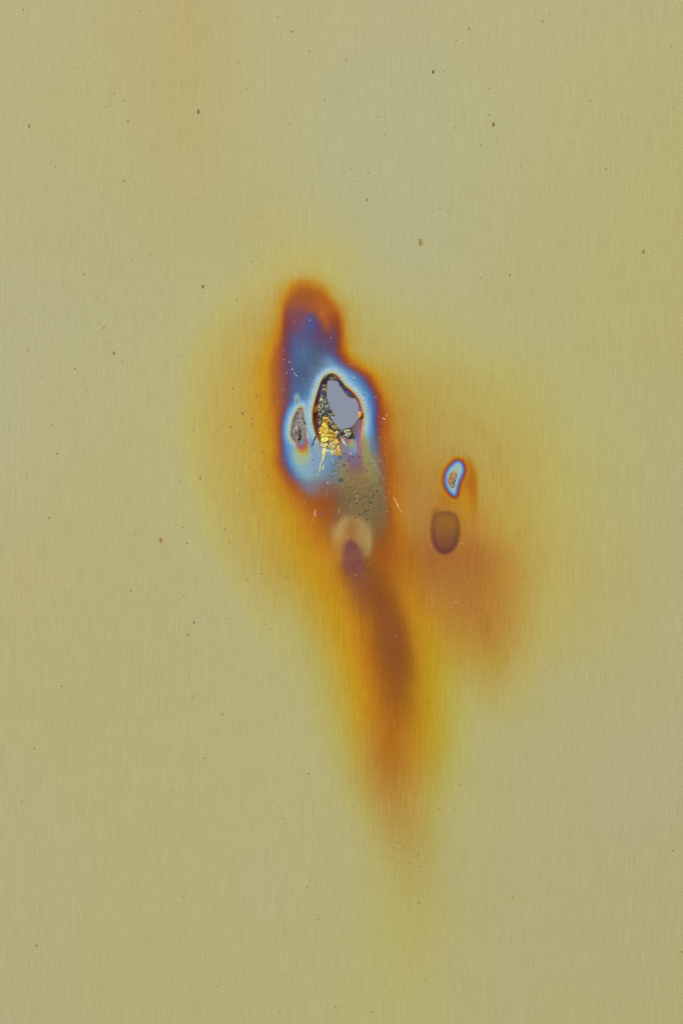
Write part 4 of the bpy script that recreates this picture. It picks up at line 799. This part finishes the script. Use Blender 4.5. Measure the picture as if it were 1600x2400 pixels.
for x, y in [(595, 390), (222, 465), (550, 650), (620, 640), (672, 903), (270, 1028), (370, 1122)]:
    X, Y = D5(x, y); it.append((disc_geo(X, Y, 1.7, 1.9, 0.25, seed=len(it)), (138, 110, 84)))
small = [TL(*p) for p in [(705, 373), (1134, 408), (1422, 236), (877, 617), (610, 1191), (530, 1443), (1088, 1377), (1188, 993), (1330, 568), (1159, 1206), (506, 1272), (387, 1260), (294, 1317), (444, 1360), (589, 555), (488, 491), (1097, 290), (645, 50), (1277, 80), (1340, 145), (1490, 460), (620, 845), (690, 1170), (1045, 1360), (1180, 1178), (255, 770), (208, 1415), (478, 1505), (185, 1543), (526, 430), (571, 463), (650, 295), (108, 45), (570, 830), (1072, 872), (346, 312)]]
small += [TR(*p) for p in [(328, 1077), (953, 66), (922, 98), (526, 186), (585, 132), (678, 406), (709, 337), (1142, 463), (772, 1264), (638, 669), (43, 776), (163, 538), (200, 620), (823, 763), (1213, 777), (452, 957), (1052, 1380), (123, 793), (67, 163), (473, 326), (520, 588), (638, 1275), (180, 1137), (1525, 495), (806, 868), (21, 278), (676, 527), (1512, 212)]]
small += [BL(*p) for p in [(285, 15), (285, 470), (1021, 145), (158, 302), (102, 543), (503, 497), (795, 493), (1297, 625), (843, 981), (1307, 1118), (1458, 1088), (913, 1481), (1283, 1515), (1001, 1396), (886, 70), (937, 345), (1478, 140), (1519, 566), (168, 1208), (1415, 418), (1410, 938), (1540, 1490)]]
small += [BR(*p) for p in [(545, 471), (444, 580), (50, 746), (352, 790), (357, 846), (221, 1414), (143, 1512), (1049, 1366), (1158, 1133), (1520, 772), (92, 364), (145, 690), (355, 1012), (1562, 1238), (25, 28), (385, 1365), (267, 735), (310, 825)]]
small += [D3(*p) for p in [(645, 104), (959, 976), (952, 736), (1222, 1098), (1181, 988), (301, 590), (275, 440), (221, 192), (392, 970), (688, 1308), (965, 1338), (715, 1018), (1210, 450), (1279, 520), (1477, 1314), (1204, 1052), (395, 143), (440, 197), (150, 48), (476, 1135), (930, 80), (928, 238), (452, 265), (1016, 464), (260, 928), (1397, 1485), (1190, 1455)]]
for (X, Y) in small:
    r = rnd.uniform(1.1, 2.0); it.append((disc_geo(X, Y, r, r * rnd.uniform(1.2, 1.9), 0.25, 8, seed=len(it)), rnd.choice([(138, 124, 76), (130, 116, 70), (148, 132, 86), (122, 106, 66)])))
for k_ in range(420):                           # the finest specks of the rolled surface
    X = rnd.uniform(-300, 1900); Y = rnd.uniform(-500, 2900)
    if sdf(RIM, np.array([X]), np.array([Y]))[0] > -120 : continue
    r = rnd.uniform(0.5, 1.15); it.append((disc_geo(X, Y, r * 0.8, r * rnd.uniform(1.4, 2.4), 0.15, 6, k_), (156, 142, 90)))
for k_ in range(90):
    X = rnd.gauss(965, 38); Y = rnd.gauss(1995, 42); r = rnd.uniform(0.5, 1.4)
    it.append((disc_geo(X, Y, r, r * 1.2, 0.15, 6, k_), (150, 128, 76)))
gather(it, 'pitting', None, dull, kind='stuff', label='fine dark pits and specks scattered over the plate')
# specks big enough to point at
for x, y, rx, ry, rgb, lb in [(*TL(912, 515), 2.4, 6.4, (102, 92, 52), 'narrow dark speck in the upper left'), (*TL(932, 1317), 2.7, 5.0, (114, 106, 60), 'olive speck left of the upper burn lobe'), (*TL(135, 580), 2.4, 5.6, (140, 122, 74), None),
                       (*TR(420, 331), 2.6, 4.4, (58, 52, 26), 'near-black speck at the top right of centre'), (*TR(697, 572), 2.8, 5.6, (104, 88, 46), None), (*TR(362, 1113), 4.0, 10.6, (150, 132, 66), 'long tan fleck above right of the hole'),
                       (*TR(117, 918), 1.9, 5.4, (132, 114, 60), None), (*TR(1385, 1156), 2.8, 5.2, (136, 118, 52), None), (*D3(598, 62), 2.2, 4.4, (112, 98, 44), None), (*D3(845, 1045), 3.6, 6.4, (156, 112, 40), 'orange-brown fleck on the left of the plate'),
                       (*D3(1053, 718), 2.4, 4.0, (160, 126, 44), None), (*BR(785, 990), 3.0, 5.6, (164, 154, 70), 'faint yellow fleck at the lower right')]:
    ob = gather([(disc_geo(x, y, rx, ry, 0.3, 12, int(x)), rgb)], 'speck', None, dull)
    if lb: ob['label'] = lb
